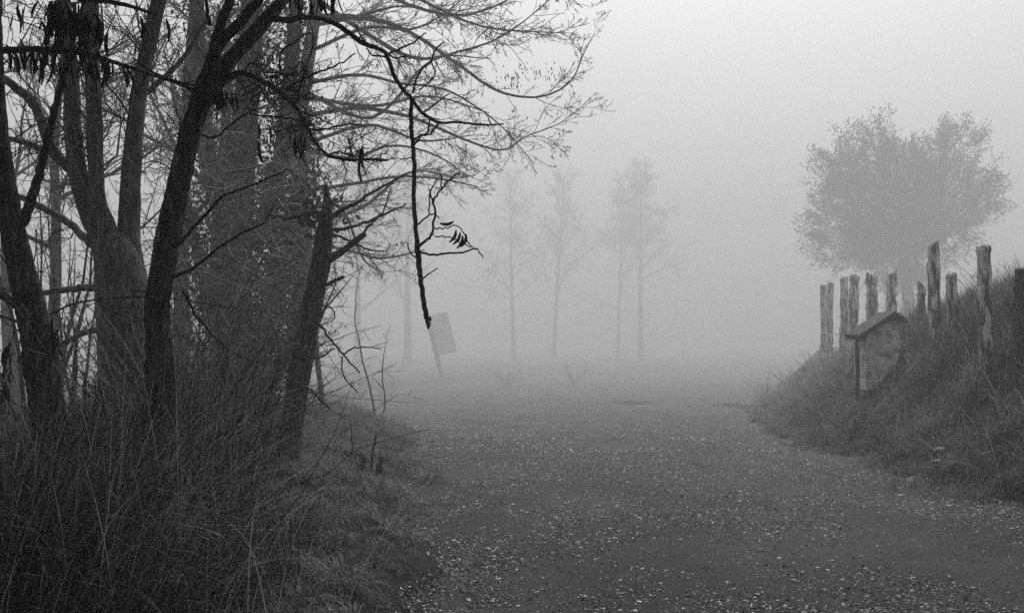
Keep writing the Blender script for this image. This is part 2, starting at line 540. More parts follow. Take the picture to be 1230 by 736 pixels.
# ------------------------------------------------------------------ grass
def make_grass():
    rng = np.random.default_rng(11)
    def patch(mb, n, xf, yr, hr, wr, lean=.25, curl=(.3, 1.6), tn=(.15, .75), clump=.6, pw=1.0, drop=None):
        Y = yr[0] + (yr[1] - yr[0]) * rng.random(n) ** pw
        X = xf(Y, rng.random(n))
        # tufts: pull blades towards tuft centres
        cx, cy = np.round(X / .22) * .22, np.round(Y / .22) * .22
        jx = np.sin(cx * 91.7 + cy * 37.1) * .09; jy = np.cos(cx * 53.3 - cy * 71.9) * .09
        X = X + (cx + jx - X) * clump * rng.random(n); Y = Y + (cy + jy - Y) * clump * rng.random(n)
        tuft = np.sin(cx * 12.9898 + cy * 78.233) * 43758.5453; tuft = tuft - np.floor(tuft)
        h = rng.uniform(*hr, n) * (.55 + .8 * tuft)
        if drop is not None: h = h * drop(X, Y)
        h = h * np.where((np.abs(X - 6.55) < .85) & (Y > 16) & (Y < 18.7), .4, 1.0)
        h = h * (.7 + .75 * np.clip(np.sin(X * 1.9 + 1.3 * np.sin(Y * .8)) * np.sin(Y * 1.4 + X * .7) + .2 * np.sin(X * 5 + Y * 3), -.5, 1))
        az = rng.random(n) * 6.283
        tone = np.clip(rng.uniform(*tn, n) * (.65 + .6 * tuft) + (rng.random(n) < .06) * .35, 0, 1)
        blades(mb, np.stack([X, Y, gz(X, Y) - .03], -1), h, rng.uniform(*wr, n), np.abs(rng.normal(0, lean, n)), az, rng.uniform(*curl, n), tone)
    left = lambda w0, w1: (lambda Y, u: xl(Y) + .05 - w0 - (w1 - w0) * u)
    edge = lambda X, Y: .35 + .65 * sst(0, .7, xl(Y) - X)
    mb = MB()
    patch(mb, 30000, left(0, 2.6), (3.6, 9), (.07, .2), (.005, .010), .45, (.5, 2.4), (.05, .75), .6, 1.0, edge)
    patch(mb, 34000, left(0, 5.0), (8.5, 22), (.09, .26), (.007, .013), .4, (.4, 2.0), (.1, .8), .6, 1.2, edge)
    patch(mb, 8000, left(0, 9.0), (20, 42), (.16, .4), (.012, .022), .3, (.4, 1.6), (.2, .7), .5, 1.0, edge)
    patch(mb, 4000, left(2.2, 5.0), (3.2, 9), (.2, .5), (.005, .01), .35, (.4, 1.8), (.1, .6))
    for a in range(150):
        Y = rng.uniform(4.4, 20); X = float(xl(Y)) + .2 - rng.uniform(0, 3.2) * rng.random() ** .8
        n = 70; t = rng.random(n) * 6.283; r = np.sqrt(rng.random(n)) * rng.uniform(.05, .14)
        bx = X + r * np.cos(t); by = Y + r * np.sin(t)
        hh = rng.uniform(.12, .3) * (.6 if X > xl(Y) - .4 else 1)
        c = rng.uniform(.25, .8)
        blades(mb, np.stack([bx, by, gz(bx, by) - .02], -1), hh * rng.uniform(.5, 1.1, n), rng.uniform(.006, .012, n), np.abs(rng.normal(.35, .25, n)), t + rng.normal(0, .5, n), rng.uniform(.6, 2.4, n), np.clip(c + rng.normal(0, .22, n), 0, 1), 4)
    tag(mb.build('verge_grass', M['grass']), 'tangled grass growing along the verge left of the path', 'grass', kind='stuff')
    mb = MB()
    right = lambda w0, w1: (lambda Y, u: xr(Y) - .1 + w0 + (w1 - w0) * u)
    redge = lambda X, Y: .25 + .75 * sst(0, .9, X - xr(Y))
    patch(mb, 46000, right(0, 4.6), (8, 22), (.14, .42), (.006, .012), .35, (.4, 2.0), (.05, .6), .7, 1.1, redge)
    patch(mb, 15000, right(0, 7.0), (20, 42), (.18, .45), (.012, .022), .3, (.4, 1.7), (.15, .6), .5, 1.0, redge)
    patch(mb, 9000, right(.8, 4.4), (9, 20), (.28, .55), (.006, .011), .4, (.6, 2.3), (.1, .6), .5, 1.0)
    for a in range(330):
        Y = rng.uniform(8.5, 26) if a < 220 else rng.uniform(22, 52); X = float(xr(Y)) + rng.uniform(-.25, 4.2) * rng.random() ** .7
        if abs(X - 6.55) < .8 and 15.8 < Y < 18.5: continue
        n = 90; t = rng.random(n) * 6.283; r = np.sqrt(rng.random(n)) * rng.uniform(.07, .2)
        bx = X + r * np.cos(t); by = Y + r * np.sin(t)
        hh = rng.uniform(.22, .55) * (.55 if X < xr(Y) + .6 else 1)
        c = rng.uniform(.1, .6)
        if Y > 20: hh *= 1.5
        blades(mb, np.stack([bx, by, gz(bx, by) - .03], -1), hh * rng.uniform(.5, 1.1, n), rng.uniform(.006, .011, n) * max(1, Y / 18), np.abs(rng.normal(.25, .2, n)), t + rng.normal(0, .4, n), rng.uniform(.6, 2.2, n), np.clip(c + rng.normal(0, .2, n), 0, 1), 4)
    tag(mb.build('bank_grass', M['grass']), 'rough dark grass covering the bank below the posts', 'grass', kind='stuff')
    # weeds and brambles that break the line of the bank
    wb = MB()
    for a in range(360):
        Y = rng.uniform(9.5, 24) if a < 230 else rng.uniform(20, 52); X = float(xr(Y)) + rng.uniform(.5, 4.2)
        if abs(X - 6.55) < .8 and 15.5 < Y < 18.8: continue
        p = np.array([X, Y, float(gz(X, Y))])
        q = wander(rng, p, (rng.normal(-.1, .4), rng.normal(0, .4), 1), rng.uniform(.3, .95) * max(1, Y / 20), 7, .25, np.array([0, 0, -.12]))
        r = np.linspace(.006, .002, 7) * max(1, Y / 15)
        tn = float(rng.random())
        tube(wb, q, r, 3, tone=tn, cap=False)
        sprout(wb, q, r, rng, 9, .28, 2, .3, (0, 0, -.04), rtip=.0018, tone=(max(tn - .2, 0), min(tn + .2, 1)), n=4)
    tag(wb.build('bank_brambles', M['grey_twig']), 'low bare brambles and weeds tangled in the grass of the bank', 'brambles', kind='stuff')
    # long pale stalks on the bank
    mb = MB()
    n = 420
    Y = rng.uniform(9.5, 18, n); X = xr(Y) + rng.uniform(.4, 3.4, n)
    blades(mb, np.stack([X, Y, gz(X, Y)], -1), rng.uniform(.5, 1.0, n), rng.uniform(.006, .01, n), rng.normal(.4, .4, n), rng.random(n) * 6.28, rng.uniform(.5, 2.2, n), rng.uniform(.35, .85, n), 5)
    tag(mb.build('dry_stalks', M['dry_grass']), 'bent pale dry stalks sticking out of the bank grass', 'dry stalks', kind='stuff')

def make_tall_grass():
    rng = np.random.default_rng(23)
    # the long dry tuft in front of the leaning left tree
    mb = MB()
    for (cx, cy, rx, ry, n, h0, h1, a0, tn) in ((-2.15, 4.35, .42, .45, 3600, .5, 1.0, -.4, (.05, .8)), (-1.75, 4.1, .35, .4, 1500, .35, .75, -.3, (.05, .6)),
                                                (-2.6, 4.9, .5, .4, 1500, .5, .95, 0, (.05, .6)), (-1.55, 4.7, .3, .4, 1200, .25, .5, .3, (.03, .5)),
                                                (-1.9, 3.4, .6, .3, 1700, .35, .7, -.2, (.03, .5)), (-1.6, 6.3, .35, .5, 900, .2, .4, .2, (.05, .5)),
                                                (-2.7, 7.2, .8, .6, 2600, .4, .9, 0, (.05, .5))):
        r = np.sqrt(rng.random(n)); t = rng.random(n) * 6.283
        X = cx + rx * r * np.cos(t); Y = cy + ry * r * np.sin(t)
        az = np.arctan2(Y - cy, X - cx) + rng.normal(0, .7, n)
        az = np.where(rng.random(n) < .45, a0 + rng.normal(0, .5, n), az)
        tone = rng.uniform(*tn, n) ** 2.4 + (rng.random(n) < .09) * .6
        blades(mb, np.stack([X, Y, gz(X, Y) - .03], -1), rng.uniform(h0, h1, n), rng.uniform(.003, .0065, n), np.abs(rng.normal(.1, .2, n)), az, rng.uniform(.3, 2.1, n), np.clip(tone, 0, 1), 6)
    n = 520
    X = rng.normal(-2.0, .38, n); Y = rng.normal(4.35, .32, n)
    blades(mb, np.stack([X, Y, gz(X, Y) - .03], -1), rng.uniform(.5, 1.05, n), rng.uniform(.0045, .008, n), np.abs(rng.normal(.12, .2, n)), rng.normal(-.4, .9, n), rng.uniform(.4, 2.0, n), rng.uniform(.6, 1, n), 7)
    n = 260
    X = rng.normal(-1.85, .25, n); Y = rng.normal(4.85, .3, n)
    blades(mb, np.stack([X, Y, gz(X, Y) - .03], -1), rng.uniform(.5, 1.3, n), rng.uniform(.004, .007, n), np.abs(rng.normal(.1, .2, n)), rng.normal(.3, 1.2, n), rng.uniform(.2, 2.0, n), rng.uniform(.5, 1, n), 7)
    tag(mb.build('tall_grass', M['dry_grass']), 'long dry grass arching over at the foot of the two dark trees', 'tall grass', kind='stuff')
    # the heap of dead vines and straw leaning on the forked tree
    mb = MB()
    n = 5200
    base = W(195, 640, 5.2)
    t = rng.random(n) * 6.283; r = .12 + .62 * np.sqrt(rng.random(n))
    X = base[0] - .02 + r * np.cos(t) * 1.0; Y = base[1] + r * np.sin(t) * .75
    rr = np.hypot(X - base[0], Y - base[1])
    h = (1.45 - 1.25 * rr) * rng.uniform(.4, 1.1, n)
    az = np.arctan2(base[1] - Y, base[0] - X) + rng.normal(0, .8, n)
    lean = np.abs(rng.normal(.2, .2, n)); curl = rng.uniform(-.4, 2.2, n)
    tone = np.clip(rng.uniform(.0, .6, n) ** 2.2 + (rng.random(n) < .13) * .7, 0, 1)
    blades(mb, np.stack([X, Y, gz(X, Y) - .03], -1), np.maximum(h, .2), rng.uniform(.003, .006, n), lean, az, curl, tone, 6)
    for a in range(420):
        tt = rng.random() * 6.28; r = rng.uniform(.1, .55)
        p = np.array([base[0] + r * math.cos(tt), base[1] + r * math.sin(tt) * .8, 0]); p[2] = float(gz(p[0], p[1]))
        d = np.array([-math.cos(tt) * .25, -math.sin(tt) * .25, 1]) + rng.normal(0, .2, 3)
        q = wander(rng, p, d, rng.uniform(.6, 1.5), 8, .2, np.array([0, 0, -.05]))
        tube(mb, q, np.linspace(.004, .0015, 8), 3, tone=float(rng.random() ** 2 * .7), cap=False)
    tag(mb.build('dead_vines', M['dry_grass']), 'heap of dead vines and straw piled against the forked tree', 'dead vines', kind='stuff')
    # bramble thicket between the forked tree and the broken tree
    mb = MB()
    for a in range(360):
        px = rng.uniform(200, 318); Y = rng.uniform(6.2, 10.5)
        x = (px - HX) / F * Y
        p = np.array([x, Y, float(gz(x, Y))])
        d = np.array([rng.normal(-.05, .28), rng.normal(0, .2), 1])
        L = rng.uniform(.6, 1.9)
        q = wander(rng, p, d, L, 9, .18, np.array([0, 0, -.06]))
        r = np.linspace(.006, .002, 9)
        tn = float(rng.random() ** 1.6)
        tube(mb, q, r, 3, tone=tn, cap=False)
        sprout(mb, q, r, rng, 5, .35, 2, .25, (0, 0, -.03), rtip=.0019, tone=(max(tn - .2, 0), min(tn + .2, 1)), n=4)
    tag(mb.build('bramble_thicket', M['grey_twig']), 'bare brambles crowding the gap between the forked and broken trees', 'brambles', kind='stuff')

# ------------------------------------------------------------------ pods
POD = []
def pod_meshes():
    for s in range(4):
        b = MB()
        n = 7
        t = np.linspace(0, 1, n)
        L = .085 + .015 * s
        pts = np.stack([.012 * np.sin(t * (2.2 + s * .5)), .006 * np.sin(t * 4 + s), -t * L], -1)
        rad = (np.sin(np.pi * (t * .9 + .05)) ** .6) * .0095 + .001 + .0012 * np.sin(t * 20)
        tube(b, pts, rad, 6, tone=.3 + .15 * s)
        b.v[-1][:, 1] *= .4
        POD.append(b.mesh('seed_pod', M['pod']))

def pods(tree, places, rng, scale=(.8, 1.5), spread=.012):
    scale = (scale[0] * .68, scale[1] * .68)
    for p in places:
        o = bpy.data.objects.new('seed_pod', POD[int(rng.integers(0, 4))])
        COL.objects.link(o)
        o.parent = tree
        q = np.asarray(p) - np.array(tree.location) + rng.normal(0, spread, 3)
        o.location = q
        o.rotation_euler = (rng.normal(0, .18), rng.normal(0, .18), rng.random() * 6.28)
        s = rng.uniform(*scale); o.scale = (s, s, s * rng.uniform(.9, 1.3))

def along(pts, n, rng, t0=0, t1=1, down=0.0):
    i = rng.uniform(t0, t1, n) * (len(pts) - 1)
    a = np.floor(i).astype(int).clip(0, len(pts) - 2); f = (i - a)[:, None]
    p = pts[a] * (1 - f) + pts[a + 1] * f
    p[:, 2] -= down
    return p

def shade_crown(tree, cx, cy, rx, ry, z0, z1, n, rng):
    """unseen leaf mass added above a near tree to shade the fog below"""
    lf = MB()
    m = n // 40
    cl = []
    while len(cl) < m:
        a = rng.random() * 6.283; q = math.sqrt(rng.random())
        p = np.array([cx + rx * q * math.cos(a), cy + ry * q * math.sin(a), rng.uniform(z0, z1)])
        if p[2] > 2.5 + .37 * max(p[1], 0): cl.append(p)
    cl = np.array(cl)
    P = np.repeat(cl, 40, 0) + rng.normal(0, .2, (m * 40, 3))
    leaf_quads(lf, P, rng.normal(0, 1, P.shape) + np.array([0, 0, -.4]), rng.uniform(.12, .22, len(P)), rng.uniform(.07, .13, len(P)), rng, rng.random(len(P)) ** 2)
    lf.build('shade_crown', M['ivy'], tree, False)['kind'] = 'stuff'  # leaves added out of view to dim the haze near the camera

# ------------------------------------------------------------------ near trees
def part_limb(tree, name, spec, mat, k=14, rough=.10, m=8, seed=0.0, w=1.0):
    jr = np.random.default_rng(int(seed * 100) + 7)
    p, r = limb_pts(spec, m)
    if k <= 10: p[1:-1] += jr.normal(0, 1, (len(p) - 2, 3)) * np.minimum(r[1:-1, None] * .12, .004)
    r = r * w
    mb = MB()
    tube(mb, p, r, k, rough, seed)
    mb.build(name, mat, tree)
    return p, r

def near_left_tree():
    rng = np.random.default_rng(31)
    Y = 4.9
    b = W(66, 640, Y); b[2] = float(gz(b[0], b[1])) - .05
    t = empty('locust_tree', b, 'dark slanting tree with peeling bark at the left edge, pods hanging round its foot', 'tree', 'bare trees left of the path')
    sp = [(68, 660, Y, 24), (62, 560, Y, 20), (57, 500, Y, 19), (51, 450, Y, 19.5), (43, 400, Y, 18), (27, 330, Y, 16), (13, 265, Y, 14), (3, 200, Y, 12), (-5, 130, Y + .05, 11), (-9, 0, Y + .1, 10), (-5, -150, Y + .2, 9), (10, -320, Y + .3, 6)]
    p, r = part_limb(t, 'trunk', sp, M['dark_bark'], 36, .26, 22, 3.1, .92)
    tw = MB()
    sprout(tw, p[85:], r[85:], rng, 4, .9, 3, .22, (0, 0, .02), t0=.0, rtip=.0022)
    fk = [(28, 268, Y, 7), (34, 250, Y - .05, 6), (45, 215, Y - .1, 5.2), (57, 170, Y - .12, 4.6), (66, 130, Y - .15, 4), (76, 95, Y - .2, 3.4), (90, 40, Y - .2, 3), (112, -30, Y - .2, 2)]
    pf, rf = part_limb(t, 'branch', fk, M['dark_bark'], 10, .12, 8, 1.2)
    sprout(tw, pf, rf, rng, 6, .4, 2, .28, (0, 0, 0), t0=.15, rtip=.0019)
    hb = [(-30, 66, Y - .3, 4.2), (20, 60, Y - .3, 3.8), (60, 60, Y - .3, 3.5), (105, 66, Y - .35, 3), (150, 79, Y - .35, 2.4), (195, 94, Y - .4, 1.8), (240, 104, Y - .4, 1.0)]
    ph, rh = part_limb(t, 'branch', hb, M['dark_bark'], 8, .15, 8, 4.2)
    sprout(tw, ph, rh, rng, 16, .2, 3, .4, (0, 0, -.02), rtip=.0019, t0=.05)
    ub = [(-30, -2, Y - .35, 4), (40, -6, Y - .35, 3.4), (110, 0, Y - .35, 3), (150, 6, Y - .4, 2.4), (185, 17, Y - .4, 1.2)]
    pu, ru = part_limb(t, 'branch', ub, M['dark_bark'], 8, .15, 8, 5.2)
    sprout(tw, pu, ru, rng, 18, .2, 2, .4, (0, 0, -.1), rtip=.0019, t0=.05)
    lo = [(36, 385, Y - .05, 6), (22, 368, Y - .1, 5), (-15, 345, Y - .15, 4)]
    part_limb(t, 'branch', lo, M['dark_bark'], 8, .15, 8, 6.2)
    ex = [(60, 378, Y + .1, 1.4), (80, 368, Y + .1, 1.2), (100, 362, Y + .1, 1.1), (150, 357, Y + .05, 1.1), (200, 358, Y, 1), (250, 365, Y, .9), (305, 373, Y, .6)]
    pe, re = part_limb(t, 'branch', ex, M['dark_bark'], 5, 0, 6)
    sprout(tw, pe, re, rng, 4, .15, 1, .3, (0, 0, 0), rtip=.001)
    # drooping twigs at the foot that carry pods
    for (x, y) in ((68, 385), (76, 395), (20, 420), (8, 440), (28, 430), (14, 470)):
        q = wander(rng, W(x, y - 25, Y - .15), (rng.normal(0, .3), -.1, -1), .22, 6, .25, np.array([0, 0, -.1]))
        tube(tw, q, np.linspace(.003, .0015, 6), 4, tone=.2)
        pods(t, along(q, 7, rng, .2, 1), rng, (.8, 1.2), .012)
    sprout(tw, p[20:90], r[20:90], rng, 8, .45, 3, .35, (0, 0, -.02), t0=.0, rtip=.0019)
    shade_crown(t, -4.2, .5, 4.6, 5.5, 3.6, 8.5, 26000, rng)
    tw.build('twigs', M['twig'], t)['kind'] = 'stuff'
    pods(t, along(ph, 62, rng, .12, .56), rng, (.75, 1.5), .02)
    pods(t, along(ph, 8, rng, .56, .8), rng, (.9, 1.4), .012)
    for (x, y, n) in ((75, 18, 26), (92, 25, 22), (60, 22, 14), (108, 35, 14), (70, 38, 14), (98, 48, 12), (182, 28, 4), (204, 46, 3), (163, 66, 5), (22, 25, 5)):
        c = W(x, y, Y - .35)
        q = wander(rng, c + np.array([0, 0, .08]), (rng.normal(0, .3), 0, -1), .1, 4, .2, np.zeros(3))
        pods(t, along(q, n, rng), rng, (.8, 1.5), .026)

def forked_tree():
    rng = np.random.default_rng(37)
    Y = 5.2
    b = W(200, 690, Y); b[2] = float(gz(b[0], b[1])) - .05
    t = empty('locust_tree', b, 'dark forked tree whose long arching branch ends in a snapped hanging tip', 'tree', 'bare trees left of the path')
    sp = [(202, 720, Y, 30), (199, 640, Y, 24), (196, 560, Y, 21), (192, 440, Y, 18), (189, 370, Y, 16), (199, 302, Y, 15.5), (211, 240, Y, 14.5), (219, 200, Y, 14), (232, 150, Y, 13), (246, 108, Y, 13), (254, 88, Y, 12.5), (257, 66, Y, 9)]
    p, r = part_limb(t, 'trunk', sp, M['dark_bark'], 36, .26, 22, 7.7, .86)
    tw = MB()
    l1 = [(253, 86, Y, 9), (259, 50, Y, 7), (267, 24, Y, 6.5), (277, -4, Y, 6), (290, -80, Y, 5), (285, -200, Y, 3)]
    l2 = [(258, 66, Y - .03, 7), (270, 46, Y - .05, 7), (288, 28, Y - .1, 6.8), (300, 12, Y - .15, 6.5), (316, -10, Y - .2, 6), (350, -90, Y - .3, 4), (380, -200, Y - .3, 2.5)]
    r1 = [(252, 100, Y + .02, 11), (268, 82, Y + .05, 10.5), (294, 52, Y + .1, 10), (317, 27, Y + .15, 9.5), (332, 10, Y + .2, 9), (352, -20, Y + .25, 8), (400, -110, Y + .4, 6), (430, -240, Y + .5, 3)]
    for s, sd in ((l1, 1.1), (l2, 2.2), (r1, 3.3)):
        pp, rr = part_limb(t, 'branch', s, M['dark_bark'], 16, .17, 12, sd, .85)
        sprout(tw, pp[30:], rr[30:], rng, 4, .9, 3, .22, (0, 0, .02), t0=.05, rtip=.0022)
    # the arching branch and its hanging end
    A = Y - .25
    ar = [(326, 22, Y + .1, 4.6), (345, 24, Y, 3.6), (375, 21, A, 3), (405, 30, A, 3), (433, 50, A, 2.9), (452, 58, A, 2.7), (464, 66, A, 2.7), (474, 92, A, 2.3), (484, 108, A, 2.2), (494, 118, A, 2.2), (508, 136, A, 2), (528, 147, A, 1.7), (548, 147, A, 1.4), (580, 150, A, 1.2), (605, 149, A, .8)]
    pa, ra = part_limb(t, 'branch', ar, M['dark_bark'], 8, .15, 6, 8.1)
    hg = [(494, 118, A, 2.2), (494, 150, A, 2.4), (496, 175, A, 2.5), (498, 200, A, 2.5), (497, 235, A, 2.5), (499, 270, A, 2.6), (502, 300, A, 3.2), (505, 330, A, 3), (508, 355, A, 2.8), (512, 378, A, 3), (515, 388, A, 2.9), (514, 395, A, 1.1)]
    ph, rh = part_limb(t, 'branch', hg, M['dark_bark'], 8, .16, 6, 9.1)
    def tg(spec, dens=0, L=.1, lv=1):
        q, rr = limb_pts([(x, y, A + dz, w) for x, y, dz, w in spec], 4, .0022, rng)
        tube(tw, q, rr, 5, tone=.2)
        if dens: sprout(tw, q, rr, rng, dens, L, lv, .35, (0, 0, 0), rtip=.0019, n=4)
    # twigs on the hanging end
    tg([(501, 300, 0, 1.6), (512, 288, 0, 1.6), (518, 283, -.02, 1.5), (521, 268, -.03, 1.5), (522, 250, -.03, 1.4), (519, 240, -.03, 1.2), (516, 228, -.03, 1)])
    tg([(520, 245, -.03, 1.3), (526, 232, -.03, 1.2), (536, 220, -.05, 1.2), (546, 211, -.05, 1.2), (553, 207, -.05, 1)])
    tg([(530, 226, -.03, 1), (530, 212, -.03, .8), (529, 206, -.03, .7)])
    tg([(499, 272, 0, 1.2), (508, 264, .02, 1.1), (518, 257, .02, 1), (528, 262, .03, .8)])
    tg([(516, 258, 0, 1), (516, 235, .02, .9), (521, 222, .02, .9), (525, 216, .02, .7)])
    tg([(503, 302, 0, 1.6), (520, 306, 0, 1.5), (540, 304, 0, 1.3), (555, 303, .02, 1.2), (570, 299, .02, 1), (576, 303, .02, .9), (580, 310, .02, .7)])
    tg([(521, 274, 0, 1), (535, 274, .03, .9), (548, 271, .04, .8), (558, 280, .05, .8), (563, 293, .05, .8), (572, 300, .05, .7)])
    tg([(522, 284, 0, .9), (540, 285, .02, .8), (552, 290, .03, .8), (566, 297, .03, .7)])
    tg([(502, 311, 0, 1.1), (492, 302, .02, 1), (490, 292, .02, .8)])
    tg([(507, 335, 0, 1.1), (514, 330, 0, .9), (526, 322, 0, .7)])
    tg([(512, 378, 0, 1.5), (517, 384, 0, 1.6), (517, 380, 0, .8)])
    # twigs higher up
    tg([(497, 175, 0, 1.3), (507, 163, .03, 1.3), (514, 158, .05, 1.2), (516, 145, .06, 1)], 10, .06)
    tg([(528, 147, 0, 1.4), (517, 160, -.03, 1.3), (505, 163, -.03, 1.2), (495, 169, -.03, 1.1)], 14, .05)
    tg([(496, 112, 0, 1.4), (500, 95, .03, 1.3), (509, 82, .05, 1.2), (517, 74, .05, 1.1), (523, 60, .05, 1), (533, 51, .05, .8)], 10, .07)
    tg([(518, 74, .05, 1), (523, 90, .03, .9), (513, 100, .03, .9), (503, 108, .03, .8)], 10, .05)
    tg([(508, 136, 0, 1.2), (522, 126, .03, 1.1), (535, 115, .03, .9), (540, 113, .03, .7)], 8, .05)
    tg([(464, 66, 0, 1.6), (478, 60, .05, 1.4), (490, 55, .07, 1.2), (503, 46, .07, 1), (512, 40, .07, .8)], 16, .07, 2)
    tg([(466, 66, 0, 1.4), (478, 70, .05, 1.1), (488, 66, .05, .9)], 10, .06)
    tg([(464, 68, 0, 1.3), (448, 66, .03, 1.1), (440, 58, .03, .8)], 6, .04)
    tg([(440, 52, 0, 1.1), (432, 40, -.03, .9), (426, 28, -.03, .7)], 6, .05)
    # lower right branch with its tangle of twigs
    B = .05
    lb = [(258, 100, Y + B, 6), (270, 95, Y + B, 4.4), (290, 88, Y, 3.4), (317, 99, Y - .05, 3), (341, 115, Y - .1, 2.6), (356, 129, Y - .1, 2.3), (368, 150, Y - .15, 2), (378, 170, Y - .15, 1.9), (395, 187, Y - .15, 1.8), (420, 192, Y - .15, 1.6), (445, 191, Y - .15, 1.3), (466, 192, Y - .15, .8)]
    pl, rl = part_limb(t, 'branch', lb, M['dark_bark'], 8, .16, 6, 10.1)
    C = .1
    tg([(344, 106, C, 1.4), (365, 95, C, 1.3), (390, 85, C, 1.2), (412, 75, C, 1), (427, 64, C, .8)], 7, .08)
    tg([(356, 122, C, 1.4), (362, 100, C, 1.3), (370, 75, C, 1.2), (376, 55, C, 1.1), (375, 33, C, .8)], 8, .1, 2)
    tg([(336, 87, C, 1.3), (338, 62, C, 1.2), (352, 53, C, 1.1), (366, 42, C, 1.1), (374, 40, C, .8)], 7, .07)
    tg([(315, 88, C, 1.2), (332, 88, C, 1.1), (345, 92, C, .8)], 5, .05)
    tg([(368, 155, .05, 1.4), (385, 156, .05, 1.3), (405, 152, .05, 1.2), (425, 149, .05, 1.1), (440, 153, .05, .8)], 9, .07)
    tg([(358, 132, C, 1.3), (372, 138, C, 1.2), (384, 143, C, 1.1), (400, 150, C, .9)], 9, .08, 2)
    tg([(395, 187, -.05, 1.3), (408, 182, -.05, 1.2), (425, 188, -.05, 1.1), (432, 180, -.05, .9), (445, 178, -.05, .7)], 10, .06)
    tg([(424, 190, -.05, 1.2), (421, 178, -.05, 1), (418, 162, -.05, .8)], 6, .05)
    tg([(300, 137, C, 1.2), (325, 140, C, 1.2), (350, 142, C, 1.1), (368, 150, C, .9)], 10, .07)
    sprout(tw, pl, rl, rng, 26, .42, 3, .38, (0, 0, 0), t0=.15, rtip=.0019)
    sprout(tw, pa, ra, rng, 10, .22, 2, .38, (0, 0, .02), t0=.1, rtip=.0018)
    sprout(tw, p[70:], r[70:], rng, 9, .55, 3, .34, (0, 0, .02), t0=.0, rtip=.0019)
    # lower twigs that cross the dark ivy mass
    def lw(spec, dens, L):
        q, rr = limb_pts(spec, 5, .003, rng)
        tube(tw, q, rr, 5, tone=.2)
        sprout(tw, q, rr, rng, dens, L, 2, .3, (0, 0, 0), rtip=.0019, n=4)
    lw([(206, 300, Y, 3), (222, 285, Y - .1, 2.3), (245, 260, Y - .15, 2), (262, 240, Y - .2, 1.8), (285, 229, Y - .2, 1.5), (312, 219, Y - .2, 1.2), (345, 203, Y - .2, .8)], 6, .12)
    lw([(205, 335, Y, 2.5), (235, 318, Y - .1, 2), (262, 298, Y - .15, 1.8), (290, 280, Y - .2, 1.6), (316, 268, Y - .2, 1.2), (330, 245, Y - .2, .8)], 6, .12)
    lw([(240, 112, Y, 2.6), (222, 104, Y - .1, 2), (200, 95, Y - .2, 1.7), (175, 82, Y - .2, 1.3), (160, 70, Y - .2, .9)], 12, .12)
    lw([(230, 155, Y, 2), (256, 165, Y + .15, 1.6), (290, 140, Y + .2, 1.3), (310, 130, Y + .2, .9)], 8, .12)
    lw([(252, 30, Y, 3), (249, 15, Y, 2.4), (245, -10, Y, 2)], 6, .1)
    lw([(220, 350, Y, 2), (240, 385, Y + .2, 1.6), (275, 420, Y + .3, 1.3), (320, 440, Y + .3, .9)], 7, .15)
    shade_crown(t, 1.2, 2.6, 4.8, 5.6, 4.2, 9.0, 30000, rng)
    tw.build('twigs', M['twig'], t)['kind'] = 'stuff'
    # pods under the fork, on the tangle, along the top and on the hanging end
    for (x, y, n, dz) in ((262, 108, 8, -.1), (270, 112, 7, -.1), (266, 98, 5, -.1), (276, 115, 4, -.1), (323, 148, 2, .1), (308, 170, 2, .1), (363, 165, 6, -.1), (356, 160, 3, -.1), (436, 172, 2, -.2), (427, 192, 1, -.2), (370, 0, 6, -.1), (388, -4, 5, -.1), (397, -5, 4, -.1), (365, -6, 4, -.1), (345, -10, 3, 0), (222, 125, 2, -.1), (306, 30, 2, -.1)):
        pods(t, [W(x, y, Y + dz)] * n, rng, (.9, 1.5), .02)
    # the slim curled pods at the tip of the broken branch
    for (x, y, a) in ((548, 276, .5), (553, 279, .55), (556, 283, .45), (560, 281, .4), (545, 266, 1.4)):
        o = bpy.data.objects.new('seed_pod', POD[2]); COL.objects.link(o); o.parent = t
        o.location = W(x, y, A + .03) - b
        o.rotation_euler = (0, a, .3); o.scale = (.8, .8, .62)

